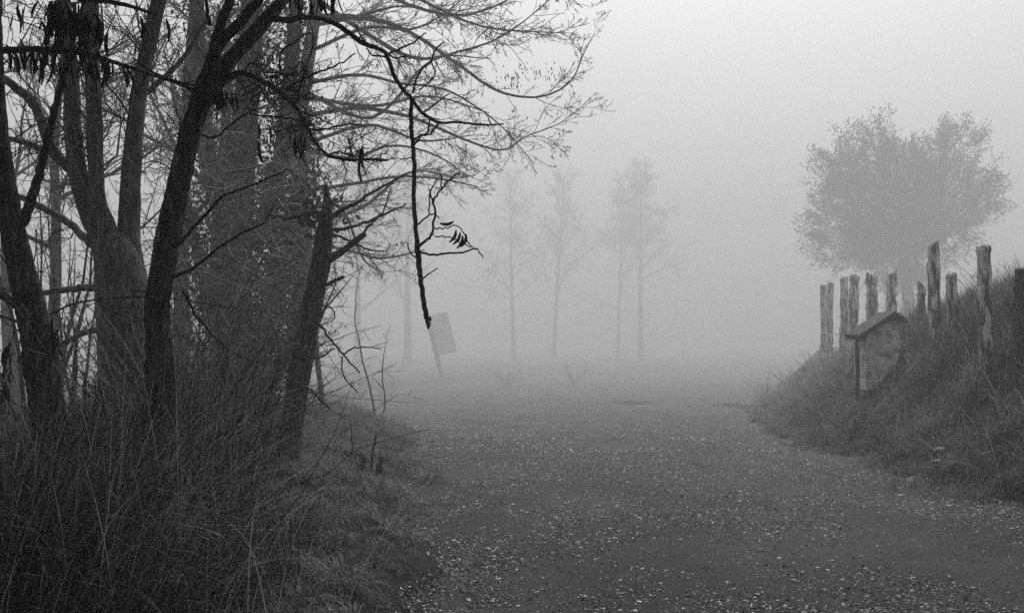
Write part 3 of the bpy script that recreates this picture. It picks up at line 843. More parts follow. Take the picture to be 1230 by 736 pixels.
def stem_tree():
    rng = np.random.default_rng(41)
    Y = 8.6
    b = W(160, 560, Y); b[2] = float(gz(b[0], b[1])) - .05
    t = empty('thick_tree', b, 'thick grey tree splitting into three upright stems behind the forked tree', 'tree', 'bare trees left of the path')
    part_limb(t, 'trunk', [(168, 590, Y, 50), (162, 500, Y, 42), (158, 430, Y, 38), (152, 380, Y, 34), (145, 336, Y, 29), (138, 300, Y, 23), (133, 284, Y, 16)], M['bark'], 32, .07, 14, 1.7)
    tw = MB()
    stems = ([(137, 325, Y, 20), (124, 288, Y, 15), (108, 255, Y, 12.5), (95, 215, Y, 11), (88, 160, Y, 10), (86, 105, Y + .1, 9.5), (80, 40, Y + .2, 9), (70, -40, Y + .3, 8), (40, -250, Y + .4, 5)],
             [(138, 315, Y, 18), (128, 275, Y - .05, 12), (117, 235, Y - .05, 9.5), (114, 170, Y, 9.5), (112, 110, Y, 9.2), (109, 40, Y, 8.5), (112, -40, Y, 8), (130, -250, Y, 4)],
             [(158, 350, Y + .05, 20), (154, 290, Y + .1, 14), (156, 245, Y + .1, 12), (158, 200, Y + .1, 11), (163, 145, Y + .15, 10), (170, 95, Y + .2, 9), (184, 30, Y + .3, 8.5), (200, -40, Y + .3, 8), (240, -250, Y + .4, 4)])
    for i, s in enumerate(stems):
        p, r = part_limb(t, 'stem', s, M['bark'], 18, .09, 10, 2.3 + i)
        sprout(tw, p[8:], r[8:], rng, 6, 1.2, 3, .25, (0, 0, .0), t0=.02, rtip=.003, rmax=.016)
    br = ([(118, 300, Y, 6), (105, 288, Y, 5), (80, 266, Y + .2, 4.5), (52, 250, Y + .3, 4), (22, 236, Y + .4, 3.4), (-20, 215, Y + .5, 2.5)],
          [(122, 346, Y, 5), (100, 346, Y + .1, 4.3), (70, 349, Y + .2, 3.5), (40, 352, Y + .2, 2.6), (0, 345, Y + .2, 2)],
          [(92, 205, Y, 7), (78, 198, Y, 6.5), (62, 178, Y, 6), (52, 150, Y + .1, 6), (40, 125, Y + .2, 5.6), (20, 105, Y + .2, 5), (-20, 80, Y + .2, 4)],
          [(90, 200, Y + .1, 5), (70, 188, Y + .3, 4), (40, 175, Y + .4, 3.5), (5, 165, Y + .5, 3)],
          [(125, 395, Y, 4), (100, 400, Y + .2, 3.4), (70, 415, Y + .3, 2.8), (40, 420, Y + .3, 2)],
          [(165, 120, Y + .2, 4), (190, 100, Y + .3, 3.3), (220, 70, Y + .4, 2.6), (250, 20, Y + .5, 2)])
    for i, s in enumerate(br):
        p, r = part_limb(t, 'branch', s, M['bark'], 10, .1, 6, 4.3 + i)
        sprout(tw, p, r, rng, 8, .65, 3, .3, (0, 0, -.01), t0=.1, rtip=.0028, rmax=.01)
    shade_crown(t, -3.8, 7.6, 4.4, 4.4, 5.0, 10.5, 14000, rng)
    tw.build('twigs', M['grey_twig'], t)['kind'] = 'stuff'

def broken_tree():
    rng = np.random.default_rng(43)
    Y = 9.0
    b = W(342, 580, Y); b[2] = float(gz(b[0], b[1])) - .05
    t = empty('broken_tree', b, 'leaning grey trunk with a snapped top and a sawn side limb beside the verge', 'tree', 'bare trees left of the path')
    p, r = part_limb(t, 'trunk', [(336, 600, Y, 25), (343, 560, Y, 18.5), (352, 500, Y, 16.5), (362, 440, Y, 15.5), (373, 375, Y, 15), (383, 325, Y, 14.5), (389, 285, Y, 12.5), (392, 258, Y, 9), (393, 240, Y, 5.5), (391, 222, Y, 3.2)], M['dark_bark'], 26, .14, 14, 5.5, .82)
    s = [(385, 322, Y, 8), (398, 310, Y - .05, 7.5), (412, 301, Y - .1, 6.5), (426, 290, Y - .15, 6), (438, 281, Y - .2, 5.5)]
    ps, rs = part_limb(t, 'branch', s, M['bark'], 12, .1, 8, 6.5, .62)
    tw = MB()
    for spec in ([(392, 262, Y, 4), (405, 256, Y - .05, 3.4), (425, 245, Y - .1, 2.4), (452, 228, Y - .1, 1.8), (490, 208, Y - .1, 1)],
                 [(396, 278, Y, 2.6), (425, 272, Y, 2), (455, 260, Y, 1.6), (488, 245, Y, 1)],
                 [(398, 280, Y - .1, 1.8), (425, 292, Y - .1, 1.5), (445, 300, Y - .1, 1.1), (466, 302, Y - .1, .8)],
                 [(432, 285, Y - .2, 2), (445, 270, Y - .2, 1.5), (460, 255, Y - .2, 1.1), (470, 225, Y - .2, .8)],
                 [(386, 345, Y - .1, 3), (398, 339, Y - .15, 2.6), (413, 332, Y - .2, 1.8)],
                 [(392, 258, Y, 3), (375, 255, Y - .1, 2.4), (350, 262, Y - .15, 1.8), (325, 258, Y - .2, 1.2)],
                 [(380, 385, Y - .1, 1.8), (395, 405, Y - .15, 1.5), (412, 425, Y - .2, 1.3), (432, 448, Y - .2, .9)],
                 [(412, 425, Y - .2, 1.2), (430, 417, Y - .2, 1), (458, 419, Y - .2, .7)],
                 [(360, 428, Y - .2, 1.5), (385, 429, Y - .25, 1.3), (402, 418, Y - .2, 1)],
                 [(411, 428, Y - .2, 1), (412, 450, Y - .2, .9), (430, 472, Y - .2, .7)],
                 [(368, 465, Y - .2, 1.8), (380, 475, Y - .25, 1.6), (397, 491, Y - .3, 1.2)],
                 [(383, 365, Y - .1, 1.3), (398, 370, Y - .1, 1), (402, 382, Y - .1, .8), (392, 388, Y - .1, .6)]):
        q, rr = limb_pts(spec, 5, .004, rng)
        tube(tw, q, rr, 5, tone=.3)
        sprout(tw, q, rr, rng, 3.2, .3, 2, .3, (0, 0, 0), t0=.3, rtip=.0026, n=4)
    tw.build('twigs', M['twig'], t)['kind'] = 'stuff'
    lf = MB()
    n = 260
    P = np.array([W(rng.normal(380, 16), rng.normal(256, 14), Y - .1 + rng.normal(0, .1)) for _ in range(n)])
    leaf_quads(lf, P, rng.normal(0, 1, (n, 3)) + np.array([0, -.3, -.8]), rng.uniform(.04, .09, n), rng.uniform(.03, .05, n), rng, rng.uniform(.1, 1, n))
    lf.build('leaves', M['leaf'], t, False)['kind'] = 'stuff'

def ivy_tree():
    rng = np.random.default_rng(47)
    Y = 15.0
    b = W(300, 550, Y); b[2] = float(gz(b[0], b[1])) - .05
    t = empty('ivy_tree', b, 'broad dark tree smothered in ivy between the forked tree and the snapped trunk', 'tree', 'bare trees left of the path')
    p, r = part_limb(t, 'trunk', [(285, 560, Y, 30), (286, 450, Y, 22), (284, 350, Y, 18), (290, 200, Y, 16), (300, 80, Y, 14), (306, -60, Y, 12), (320, -250, Y, 8)], M['bark'], 18, .1, 8, 8.5)
    tw = MB(); iv = MB()
    limbs = ([(298, 330, Y, 12), (270, 270, Y, 11), (250, 190, Y + .2, 10), (240, 90, Y + .3, 9), (235, -60, Y + .3, 7)],
             [(302, 300, Y, 12), (330, 230, Y + .1, 10), (345, 130, Y + .2, 9), (355, 20, Y + .2, 8), (370, -120, Y + .2, 5)],
             [(300, 420, Y, 10), (330, 350, Y - .3, 8), (350, 280, Y - .4, 6.5), (362, 200, Y - .4, 5)],
             [(300, 470, Y, 9), (345, 420, Y + .3, 8), (360, 330, Y + .4, 7), (364, 230, Y + .5, 6), (368, 140, Y + .5, 4)],
             [(296, 450, Y, 8), (325, 380, Y + .3, 7), (330, 300, Y + .4, 6), (322, 200, Y + .5, 5)],
             [(300, 440, Y, 9), (262, 380, Y - .2, 7), (240, 320, Y - .3, 5.5), (225, 240, Y - .3, 4)])
    for i, s in enumerate(limbs):
        pp, rr = part_limb(t, 'branch', s, M['bark'], 12, .1, 7, 9.5 + i)
        sprout(tw, pp, rr, rng, 8, 1.0, 4, .25, (0, 0, -.015), t0=.05, rtip=.0035, rmax=.012)
        q = along(pp, 2300, rng)
        P = q + rng.normal(0, 1, q.shape) * np.array([.13, .15, .22])
        leaf_quads(iv, P, rng.normal(0, 1, P.shape) + np.array([0, -.4, -.6]), rng.uniform(.05, .1, len(P)), rng.uniform(.04, .075, len(P)), rng, np.clip(rng.random(len(P)) ** 2.4, 0, 1))
    q = along(p, 3600, rng, .05, 1)
    a = rng.random(len(q)) * 6.283; rad = .2 + np.abs(rng.normal(0, .14, len(q)))
    P = q + np.stack([np.cos(a) * rad, np.sin(a) * rad, rng.normal(0, .1, len(q))], -1)
    D = np.stack([np.cos(a), np.sin(a), -.7 + 0 * a], -1) + rng.normal(0, .5, P.shape)
    leaf_quads(iv, P, D, rng.uniform(.05, .1, len(P)), rng.uniform(.04, .075, len(P)), rng, np.clip(rng.random(len(P)) ** 2.4, 0, 1))
    for a in range(190):
        q = wander(rng, W(rng.uniform(215, 385), rng.uniform(150, 420), rng.uniform(10.5, 13.5)), (rng.normal(0, 1), rng.normal(0, .5), rng.normal(0, .7)), rng.uniform(.5, 1.4), 8, .28, np.array([0, 0, -.06]))
        r = np.linspace(.008, .003, 8)
        tn = float(rng.uniform(.3, 1))
        tube(tw, q, r, 4, tone=tn, cap=False)
        sprout(tw, q, r, rng, 7, .4, 2, .3, (0, 0, -.03), rtip=.0026, tone=(tn * .7, tn), n=4)
    tw.build('twigs', M['grey_twig'], t)['kind'] = 'stuff'
    iv.build('ivy', M['ivy'], t, False)['kind'] = 'stuff'

def spreading_tree():
    rng = np.random.default_rng(53)
    Y = 22.0
    b = W(384, 540, Y); b[2] = float(gz(b[0], b[1])) - .05
    t = empty('spreading_tree', b, 'grey misty tree sending long fine branches out over the path', 'tree', 'bare trees left of the path')
    p, r = part_limb(t, 'trunk', [(352, 560, Y, 26), (356, 430, Y, 21), (362, 300, Y, 19), (358, 170, Y, 17), (378, 20, Y, 15), (392, -80, Y, 13), (400, -220, Y, 8)], M['far_bark'], 18, .08, 8, 3.9, .5)
    tw = MB(); lf = MB()
    br = ([(390, 20, Y, 8), (440, 22, Y - .2, 6), (490, 38, Y - .3, 4.8), (548, 76, Y - .4, 4), (586, 103, Y - .5, 3.4), (617, 115, Y - .5, 2.8), (655, 115, Y - .5, 2.4), (686, 97, Y - .5, 1.8), (701, 65, Y - .5, 1.2), (714, 40, Y - .5, .6)],
          [(388, 140, Y, 6), (430, 130, Y - .3, 5), (490, 140, Y - .5, 4), (540, 160, Y - .6, 3.2), (575, 174, Y - .6, 2.6), (605, 180, Y - .6, 2.2), (632, 164, Y - .6, 1.6), (670, 149, Y - .6, 1.1), (716, 118, Y - .6, .6)],
          [(392, -30, Y, 7), (450, -10, Y + .3, 5.5), (510, 12, Y + .4, 4), (560, 18, Y + .4, 3), (610, 0, Y + .4, 2), (640, -25, Y + .4, 1)],
          [(390, 0, Y, 6), (440, 40, Y + .5, 5), (500, 70, Y + .6, 4), (560, 60, Y + .6, 2.8), (610, 40, Y + .6, 1.8), (660, 0, Y + .6, 1)],
          [(386, 230, Y, 5), (430, 220, Y + .2, 4), (480, 212, Y + .3, 3), (530, 215, Y + .3, 2.2), (575, 225, Y + .3, 1.2)],
          [(386, 100, Y, 5), (430, 90, Y + .4, 4), (480, 100, Y + .5, 3.2), (540, 110, Y + .5, 2.6), (600, 150, Y + .5, 1.6), (640, 195, Y + .5, .9)],
          [(385, 180, Y, 5), (420, 190, Y - .2, 4), (470, 175, Y - .3, 3), (520, 185, Y - .4, 2.2), (560, 210, Y - .4, 1.2)],
          [(392, -60, Y, 6), (450, -70, Y, 5), (520, -60, Y, 4), (590, -40, Y, 3), (650, -30, Y, 2), (700, 10, Y, 1)],
          [(384, 290, Y, 4), (415, 300, Y, 3), (460, 310, Y, 2.4), (510, 300, Y, 1.4)],
          [(380, 200, Y, 5), (350, 160, Y, 4), (310, 100, Y, 3), (270, 40, Y, 2)])
    br = list(br)
    for a in range(9):
        y0 = -60 + 42 * a + rng.normal(0, 12); y1 = y0 + rng.normal(-15, 45); x1 = rng.uniform(500, 680) - max(0, y0 - 150) * .5
        dy = rng.normal(0, .8)
        br.append([(386, y0, Y, 5), (386 + (x1 - 386) * .3, y0 * .8 + y1 * .2 + rng.normal(-12, 14), Y + dy * .4, 4), (386 + (x1 - 386) * .65, y0 * .4 + y1 * .6 + rng.normal(0, 14), Y + dy * .8, 2.6), (x1, y1, Y + dy, 1)])
    br = [[(float(np.interp(s[0][1], [-220, -80, 20, 170, 300, 430], [400, 392, 378, 358, 362, 356])), s[0][1], Y, s[0][3])] + list(s[1:]) for s in br]
    for i, s in enumerate(br):
        pp, rr = part_limb(t, 'branch', s, M['far_bark'], 8, .08, 6, 1.5 + i, .5)
        tips = []
        sprout(tw, pp, rr, rng, 6.3, 1.25, 4, .2, (.02, 0, .01), t0=.08, rtip=.0062, rmax=.016, ang=(.35, .95), tips=tips, n=5)
        ends = [q for q, l in tips if l == 1 and rng.random() < .05]
        if ends:
            P = np.concatenate([along(q, 3, rng, .2, 1) for q in ends])
            leaf_quads(lf, P, rng.normal(0, .5, P.shape) + np.array([0, 0, -1.2]), rng.uniform(.06, .12, len(P)), rng.uniform(.015, .03, len(P)), rng, rng.uniform(.1, .8, len(P)))
    for (x, y, n) in ((612, 95, 26), (640, 85, 22), (662, 88, 22), (600, 105, 16), (688, 85, 8), (630, 150, 8), (590, 160, 8)):
        P = np.array([W(rng.normal(x, 12), rng.normal(y, 9), Y - .5 + rng.normal(0, .15)) for _ in range(n)])
        leaf_quads(lf, P, rng.normal(0, .35, P.shape) + np.array([0, 0, -1.2]), rng.uniform(.08, .14, n), rng.uniform(.02, .035, n), rng, rng.uniform(.1, .6, n))
    tw.build('twigs', M['grey_twig'], t)['kind'] = 'stuff'
    lf.build('leaves', M['leaf'], t, False)['kind'] = 'stuff'

# ------------------------------------------------------------------ generic bare trees and shrubs
def bare_tree(name, label, px, Y, hpx, wpx, seed, lean=0.0, dens=1.0, levels=3, group=None, mat='far_bark', leafy=0):
    rng = np.random.default_rng(seed)
    x = (px - HX) / F * Y
    z0 = float(gz(x, Y)) - .08
    t = empty(name, (x, Y, z0), label, 'tree', group)
    top = EYE + (HY - hpx) / F * Y
    r0 = wpx / 2 * Y / F
    n = 9
    zs = np.linspace(0, 1, n)
    c = np.stack([x + lean * (top - z0) * zs + np.cumsum(rng.normal(0, .05, n)) * (zs > 0), Y + np.cumsum(rng.normal(0, .05, n)) * (zs > 0), z0 + (top - z0) * zs], -1)
    rr = r0 * np.maximum(1.25 - 1.05 * zs, .12); rr[0] *= 1.3
    s = spline(np.concatenate([c, rr[:, None]], 1), 4)
    mb = MB(); tube(mb, s[:, :3], s[:, 3], 12, .08, seed); mb.build('trunk', M[mat], t)
    tw = MB(); lf = MB()
    H = top - z0
    nb = int(7 * dens) + 2
    for i in range(nb):
        f = rng.uniform(.28, .95)
        k = int(f * (len(s) - 1))
        a = rng.random() * 6.283
        up = rng.uniform(.35, .9)
        L = H * (.1 + .42 * (1 - f)) * rng.uniform(.7, 1.25)
        q = wander(rng, s[k, :3], (math.cos(a), math.sin(a), up), L, 8, .12, np.array([0, 0, .04]))
        r = np.linspace(s[k, 3] * .5, .006, 8)
        b = MB(); tube(b, q, r, 7, 0); b.build('branch', M[mat], t)
        tips = []
        sprout(tw, q, r, rng, 2.6 * dens * 5 / max(L, 2), L * .42, levels, .18, (0, 0, .02), t0=.15, rtip=.003 + .0002 * Y, rmax=.03, ang=(.4, .9), tips=tips, n=4)
        if leafy:
            for q2, l in tips:
                if l == 1 and rng.random() < leafy:
                    P = along(q2, 4, rng)
                    leaf_quads(lf, P, rng.normal(0, 1, P.shape), .14, .08, rng, .5)
    sprout(tw, s[len(s) // 2:, :3], s[len(s) // 2:, 3], rng, 2.5 * dens, H * .16, levels - 1, .18, (0, 0, .03), t0=.1, rtip=.003 + .0002 * Y, rmax=.03, n=4)
    if tw.n: tw.build('twigs', M['grey_twig'], t)['kind'] = 'stuff'
    if lf.n: lf.build('leaves', M['leaf'], t, False)['kind'] = 'stuff'
    return t

def shrub(label, px, Y, hpx, spread, stems, seed, name='bare_shrub', L=.6, dens=4.5, group='bare shrubs in the mist left of the path'):
    rng = np.random.default_rng(seed)
    x = (px - HX) / F * Y
    z0 = float(gz(x, Y)) - .05
    t = empty(name, (x, Y, z0), label, 'shrub', group)
    H = EYE + (HY - hpx) / F * Y - z0
    tw = MB()
    for i in range(stems):
        a = rng.random() * 6.283
        d = np.array([math.cos(a) * spread, math.sin(a) * spread * .6, 1])
        q = wander(rng, np.array([x + math.cos(a) * .15, Y + math.sin(a) * .15, z0]), d, H * rng.uniform(.7, 1.15), 9, .13, np.array([0, 0, .0]))
        r = np.linspace(rng.uniform(.015, .035), .004, 9)
        b = MB(); tube(b, q, r, 6, 0); b.build('stem', M['far_bark'], t)
        sprout(tw, q, r, rng, dens, L, 3, .25, (0, 0, -.01), t0=.12, rtip=.004, rmax=.012, n=4)
    tw.build('twigs', M['grey_twig'], t)['kind'] = 'stuff'

def left_background():
    g = 'misty trees behind the near trees'
    bare_tree('bare_tree', 'grey slender tree in the mist just right of the leaning left trunk', 62, 19, -140, 13, 61, .03, 1.6, 3, g)
    bare_tree('bare_tree', 'pale straight tree seen through the gap left of the three stems', 20, 24, -120, 13, 62, -.02, 1.6, 3, g)
    bare_tree('bare_tree', 'grey tree in the mist between the third stem and the fork', 205, 20, -160, 18, 63, .02, 1.6, 3, g)
    bare_tree('bare_tree', 'dim tree filling the gap under the forked branches', 262, 22, -100, 18, 64, .03, 1.6, 3, g)
    shrub('tangled bare shrub at the far left behind the leaning trunk', 25, 10.5, 150, .32, 9, 71)
    shrub('bare shrub filling the bright gap beside the three-stemmed trunk', 85, 12.5, 180, .3, 10, 72)
    shrub('thick bare shrub under the ivy tree', 250, 11, 260, .3, 10, 73)
    shrub('low bare shrub behind the leaning snapped trunk', 318, 10.8, 320, .3, 8, 74)

def distant():
    g = 'distant trees fading into the fog'
    bare_tree('bare_tree', 'ghostly straight trunk just left of the hanging broken branch', 489, 210, 205, 8, 81, .0, 1.6, 3, g)
    bare_tree('bare_tree', 'pale misty tree between the snapped trunk and the hanging branch', 428, 190, 200, 7.5, 82, .01, 1.6, 3, g)
    bare_tree('bare_tree', 'faint upright tree in mid fog with a fork at half height', 770, 240, 205, 6, 83, .0, 1.6, 3, g)
    bare_tree('bare_tree', 'very faint leaning tree left of the faint upright tree', 665, 235, 212, 4.5, 84, .06, 1.4, 3, g)
    bare_tree('bare_tree', 'thin faint tree farther left in the open fog', 617, 225, 210, 4.5, 85, -.02, 1.4, 3, g)
    bare_tree('bare_tree', 'slender faint tree right beside the faint upright tree', 742, 255, 218, 3.5, 86, .03, 1.2, 3, g)
    shrub('small misty sapling with a wispy top left of the hanging branch', 452, 26, 330, .12, 2, 91, 'sapling', .5, 4, None)
    shrub('faint low bush at the end of the path', 690, 110, 425, .6, 14, 92, 'bush', .8, 4, 'faint bushes at the end of the path')
    shrub('faint wide bush beside the distant leaning tree', 610, 100, 428, .6, 14, 93, 'bush', .8, 4, 'faint bushes at the end of the path')
    # slim pale stem leaning just right of the snapped trunk
    Y = 13.0
    b = W(388, 500, Y)
    t = MB()
    p, r = limb_pts([(390, 510, Y, 3.5), (386, 470, Y, 3.4), (381, 430, Y, 3.2), (379, 390, Y, 3), (374, 330, Y, 2.6), (372, 250, Y, 1.6)], 6)
    tube(t, p, r, 10, .06, 2.0)
    tag(t.build('birch_stem', M['stone']), 'slim pale leaning stem showing at the right side of the snapped trunk', 'sapling')

def leafy_tree():
    rng = np.random.default_rng(97)
    Y = 112.0
    K = Y / 34.0
    x = (1092 - HX) / F * Y
    z0 = float(gz(x, Y)) - .1
    t = empty('leafy_tree', (x, Y, z0), 'round leafy tree standing in the fog behind the row of posts', 'tree')
    part_limb(t, 'trunk', [(1092, 460, Y, 9), (1091, 370, Y, 7), (1089, 330, Y, 6.5), (1087, 300, Y, 6), (1085, 270, Y, 5), (1080, 225, Y, 4), (1075, 190, Y, 2)], M['dark_bark'], 12, .1, 6, 2.2)
    lobes = [(1005, 195, 34), (1045, 172, 34), (1015, 255, 48), (1075, 235, 62), (1125, 195, 36), (1153, 168, 28), (1150, 232, 48), (1183, 225, 22), (1085, 285, 46), (990, 262, 24), (1035, 295, 32), (1110, 255, 50), (1042, 215, 42), (1088, 325, 20), (975, 240, 12), (1195, 215, 12), (1160, 150, 14), (1040, 150, 14), (1145, 270, 26), (1000, 300, 18)]
    lobes = [(1088 + (a - 1088) * .93, b + 12, c) for a, b, c in lobes] + [(1088, 345, 20), (1075, 322, 26), (1100, 318, 24), (1060, 285, 34), (1085, 212, 32), (1104, 216, 26)]
    tw = MB(); lf = MB()
    wts = np.array([l[2] ** 2.2 for l in lobes]); wts /= wts.sum()
    root = W(1087, 310, Y)
    for i, (lx, ly, lr) in enumerate(lobes):
        c = W(lx, ly, Y + rng.normal(0, .6 * K))
        mid = root * .5 + c * .5 + rng.normal(0, .25 * K, 3)
        s = spline(np.array([root + rng.normal(0, .1, 3), mid, c]), 5)
        b = MB(); tube(b, s, np.linspace(.1, .03, len(s)) * K, 7); b.build('branch', M['far_bark'], t)
    for a in range(1500):
        i = rng.choice(len(lobes), p=wts)
        lx, ly, lr = lobes[i]
        R0 = lr * Y / F
        d = norm(rng.normal(0, 1, 3))
        c = W(lx, ly, Y)
        rad = rng.random() ** .45 * R0
        p = c + d * rad * np.array([1, 1.15, 1])
        out = norm(p - root) * .7 + d * .6 + np.array([0, 0, .35]) + rng.normal(0, .25, 3)
        L = rng.uniform(.3, .7) * K * (1.6 if rng.random() < .14 else 1)
        q = wander(rng, p, out, L, 5, .15, np.array([0, 0, .03]))
        tube(tw, q, np.linspace(.012, .004, 5) * K, 3, cap=False, tone=.3)
        n = 34
        P = along(q, n, rng, 0, 1) + rng.normal(0, .09 * K, (n, 3))
        D = norm(out)[None] * .7 + rng.normal(0, .6, (n, 3))
        leaf_quads(lf, P, D, rng.uniform(.07, .17, n) * K, rng.uniform(.03, .055, n) * K, rng, np.clip(rng.normal(.45, .2, n), 0, 1))
    tw.build('twigs', M['grey_twig'], t)['kind'] = 'stuff'
    lf.build('leaves', M['leaf'], t, False)['kind'] = 'stuff'

# ------------------------------------------------------------------ posts, pillar, signboard
def post(label, x0, x1, ytop, Y, lean=0.0, seed=0, slant=0.0, mat='post', name='wooden_post'):
    rng = np.random.default_rng(200 + seed)
    cx = (x0 + x1) / 2
    r = (x1 - x0) / 2 * Y / F
    top = W(cx, ytop, Y)
    zb = float(gz(top[0], Y)) - .25
    H = top[2] - zb
    n = max(int(H / .05), 8)
    z = np.linspace(0, 1, n)
    bow = rng.normal(0, .02)
    pts = np.stack([top[0] - lean * H * (1 - z) + bow * np.sin(z * 3.1), Y + .02 * np.sin(z * 4 + seed), zb + H * z], -1)
    k = 18
    mb = MB()
    rr = r * (1.0 + .12 * (1 - z)) + r * .06 * np.sin(z * 17 + seed) + r * .05 * np.sin(z * 41 + seed * 2)
    tube(mb, pts, rr, k, .16, seed * 3.7, cap=True)
    v = mb.v[0]
    v[:, 0] -= pts[0, 0]; v[:, 1] -= Y; v[:, 2] -= zb
    # slanted, splintered saw cut
    last = slice((n - 1) * k, n * k + 1)
    v[last, 2] += slant * (v[last, 0] - v[last, 0].mean()) + rng.normal(0, r * .22, k + 1)
    o = mb.build(name, M[mat])
    o.location = (pts[0, 0], Y, zb)
    return tag(o, label, 'post', 'old wooden posts along the bank')

def make_posts():
    post('faint pale post at the far left end of the row', 985, 992, 343, 44, 0, 1, .1)
    post('faint pale post nearly touching the far left end post', 993.5, 1001, 341, 43, .01, 12)
    post('faint pale post third from the far end, left of the thicker dark one', 1009, 1018, 334, 38, 0.01, 2)
    post('dark flat-topped post directly behind the low end of the sloping roof', 1021, 1032, 331, 33, .03, 3)
    post('stout grey post standing behind the middle of the sloping roof', 1041, 1053, 330, 30, 0.01, 4)
    post('pale ragged post beside the upper end of the sloping roof', 1066, 1077, 328, 27, 0.0, 5, .5)
    post('short weathered post just left of the tall pale post', 1102, 1111, 341, 22, .03, 6, -.6)
    post('tall pale thin post with light streaks, standing left of the crooked dark-topped post', 1114, 1127, 293, 17.5, -.02, 7)
    post('shorter crooked post with a dark top between the two tall posts', 1136, 1148, 331, 16, -.06, 8, .1)
    post('tall thick post with flaking pale bark, the tallest near the right edge', 1174, 1189, 296, 13.2, -.025, 9, -.08)
    post('thin dark stake close behind the tall flaking post', 1189, 1192.5, 327, 13.6, 0.0, 10, 0, 'dark_bark', 'thin_stake')
    post('dark post cut by the right edge of the picture', 1221, 1236, 325, 12.0, 0.0, 11, 0, 'dark_bark')

def box(mb, c, s, rz=0.0, tilt=0.0):
    hx, hy, hz = s[0] / 2, s[1] / 2, s[2] / 2
    v = np.array([(x, y, z) for z in (-hz, hz) for y in (-hy, hy) for x in (-hx, hx)])
    ct, stt = math.cos(tilt), math.sin(tilt)
    v = np.stack([v[:, 0] * ct - v[:, 2] * stt, v[:, 1], v[:, 0] * stt + v[:, 2] * ct], -1)
    cz, sz = math.cos(rz), math.sin(rz)
    v = np.stack([v[:, 0] * cz - v[:, 1] * sz, v[:, 0] * sz + v[:, 1] * cz, v[:, 2]], -1) + np.asarray(c)
    mb.add(v, [(0, 2, 3, 1), (4, 5, 7, 6), (0, 1, 5, 4), (2, 6, 7, 3), (0, 4, 6, 2), (1, 3, 7, 5)])

def bevel(o, w=.01, seg=2):
    m = o.modifiers.new('bevel', 'BEVEL'); m.width = w; m.segments = seg; m.limit_method = 'ANGLE'
    return o

def make_pillar():
    rng = np.random.default_rng(7)
    Y = 18.5
    k = Y / F
    b = W(1052, 470, Y); b[2] = float(gz(b[0], b[1])) - .2
    t = empty('roofed_pillar', b, 'squat pale plastered pillar with a sloping roof slab half sunk in the bank', 'pillar')
    # rough wall: a subdivided prism whose top follows the roof slope
    x0, x1 = W(1033, 400, Y)[0], W(1073, 400, Y)[0]
    zl, zr = W(1033, 399, Y)[2], W(1066, 381, Y)[2]
    xr_ = W(1066, 0, Y)[0]
    mb = MB()
    nu, nv = 14, 16
    def face(f):
        u, v = np.meshgrid(np.linspace(0, 1, nu), np.linspace(0, 1, nv))
        P = f(u, v).reshape(-1, 3)
        P = P + np.array([[mnoise.noise(tuple(p * 5)), mnoise.noise(tuple(p * 5 + 9)), 0] for p in P]) * .035
        i = np.arange(nv - 1)[:, None] * nu + np.arange(nu - 1)[None]
        mb.add(P, np.stack([i, i + 1, i + nu + 1, i + nu], -1).reshape(-1, 4))
    def topz(x): return np.where(x < xr_, zl + (zr - zl) * (x - x0) / (xr_ - x0), zr - (x - xr_) * .75)
    D = .62
    face(lambda u, v: np.stack([x0 + (x1 - x0) * u, Y - D / 2 + 0 * u, b[2] + (topz(x0 + (x1 - x0) * u) - b[2]) * v], -1))
    face(lambda u, v: np.stack([x1 - (x1 - x0) * u, Y + D / 2 + 0 * u, b[2] + (topz(x1 - (x1 - x0) * u) - b[2]) * v], -1))
    face(lambda u, v: np.stack([x0 + 0 * u, Y + D / 2 - D * u, b[2] + (topz(np.array(x0)) - b[2]) * v], -1))
    face(lambda u, v: np.stack([x1 + 0 * u, Y - D / 2 + D * u, b[2] + (topz(np.array(x1)) - b[2]) * v], -1))
    mb.build('wall', M['plaster'], t)
    a = W(1024, 404, Y); c = W(1067, 376, Y); e = W(1081, 388, Y)
    for p, q, th in ((a, c, .075), (c, e, .06)):
        m = (p + q) / 2; L = math.hypot(q[0] - p[0], q[2] - p[2]); tl = math.atan2(q[2] - p[2], q[0] - p[0])
        mb = MB(); box(mb, m + np.array([0, 0, .0]), (L + (.0 if th > .07 else -.03), D + .22, th), 0, tl)
        bevel(mb.build('roof_slab', M['roof'], t, False), .015)
    mb = MB(); m = (a + c) / 2 + np.array([-.05, 0, -.075]); box(mb, m, (math.hypot(c[0] - a[0], c[2] - a[2]) * .86, D + .12, .04), 0, math.atan2(c[2] - a[2], c[0] - a[0]))
    bevel(mb.build('eaves_board', M['roof'], t, False), .008)
    mb = MB()
    p, r = limb_pts([(1030, 480, Y - .35, 2.8), (1030, 440, Y - .35, 2.6), (1029, 408, Y - .35, 2.5)], 5)
    tube(mb, p, r, 10, .12, 3.0); mb.build('corner_post', M['bark'], t)

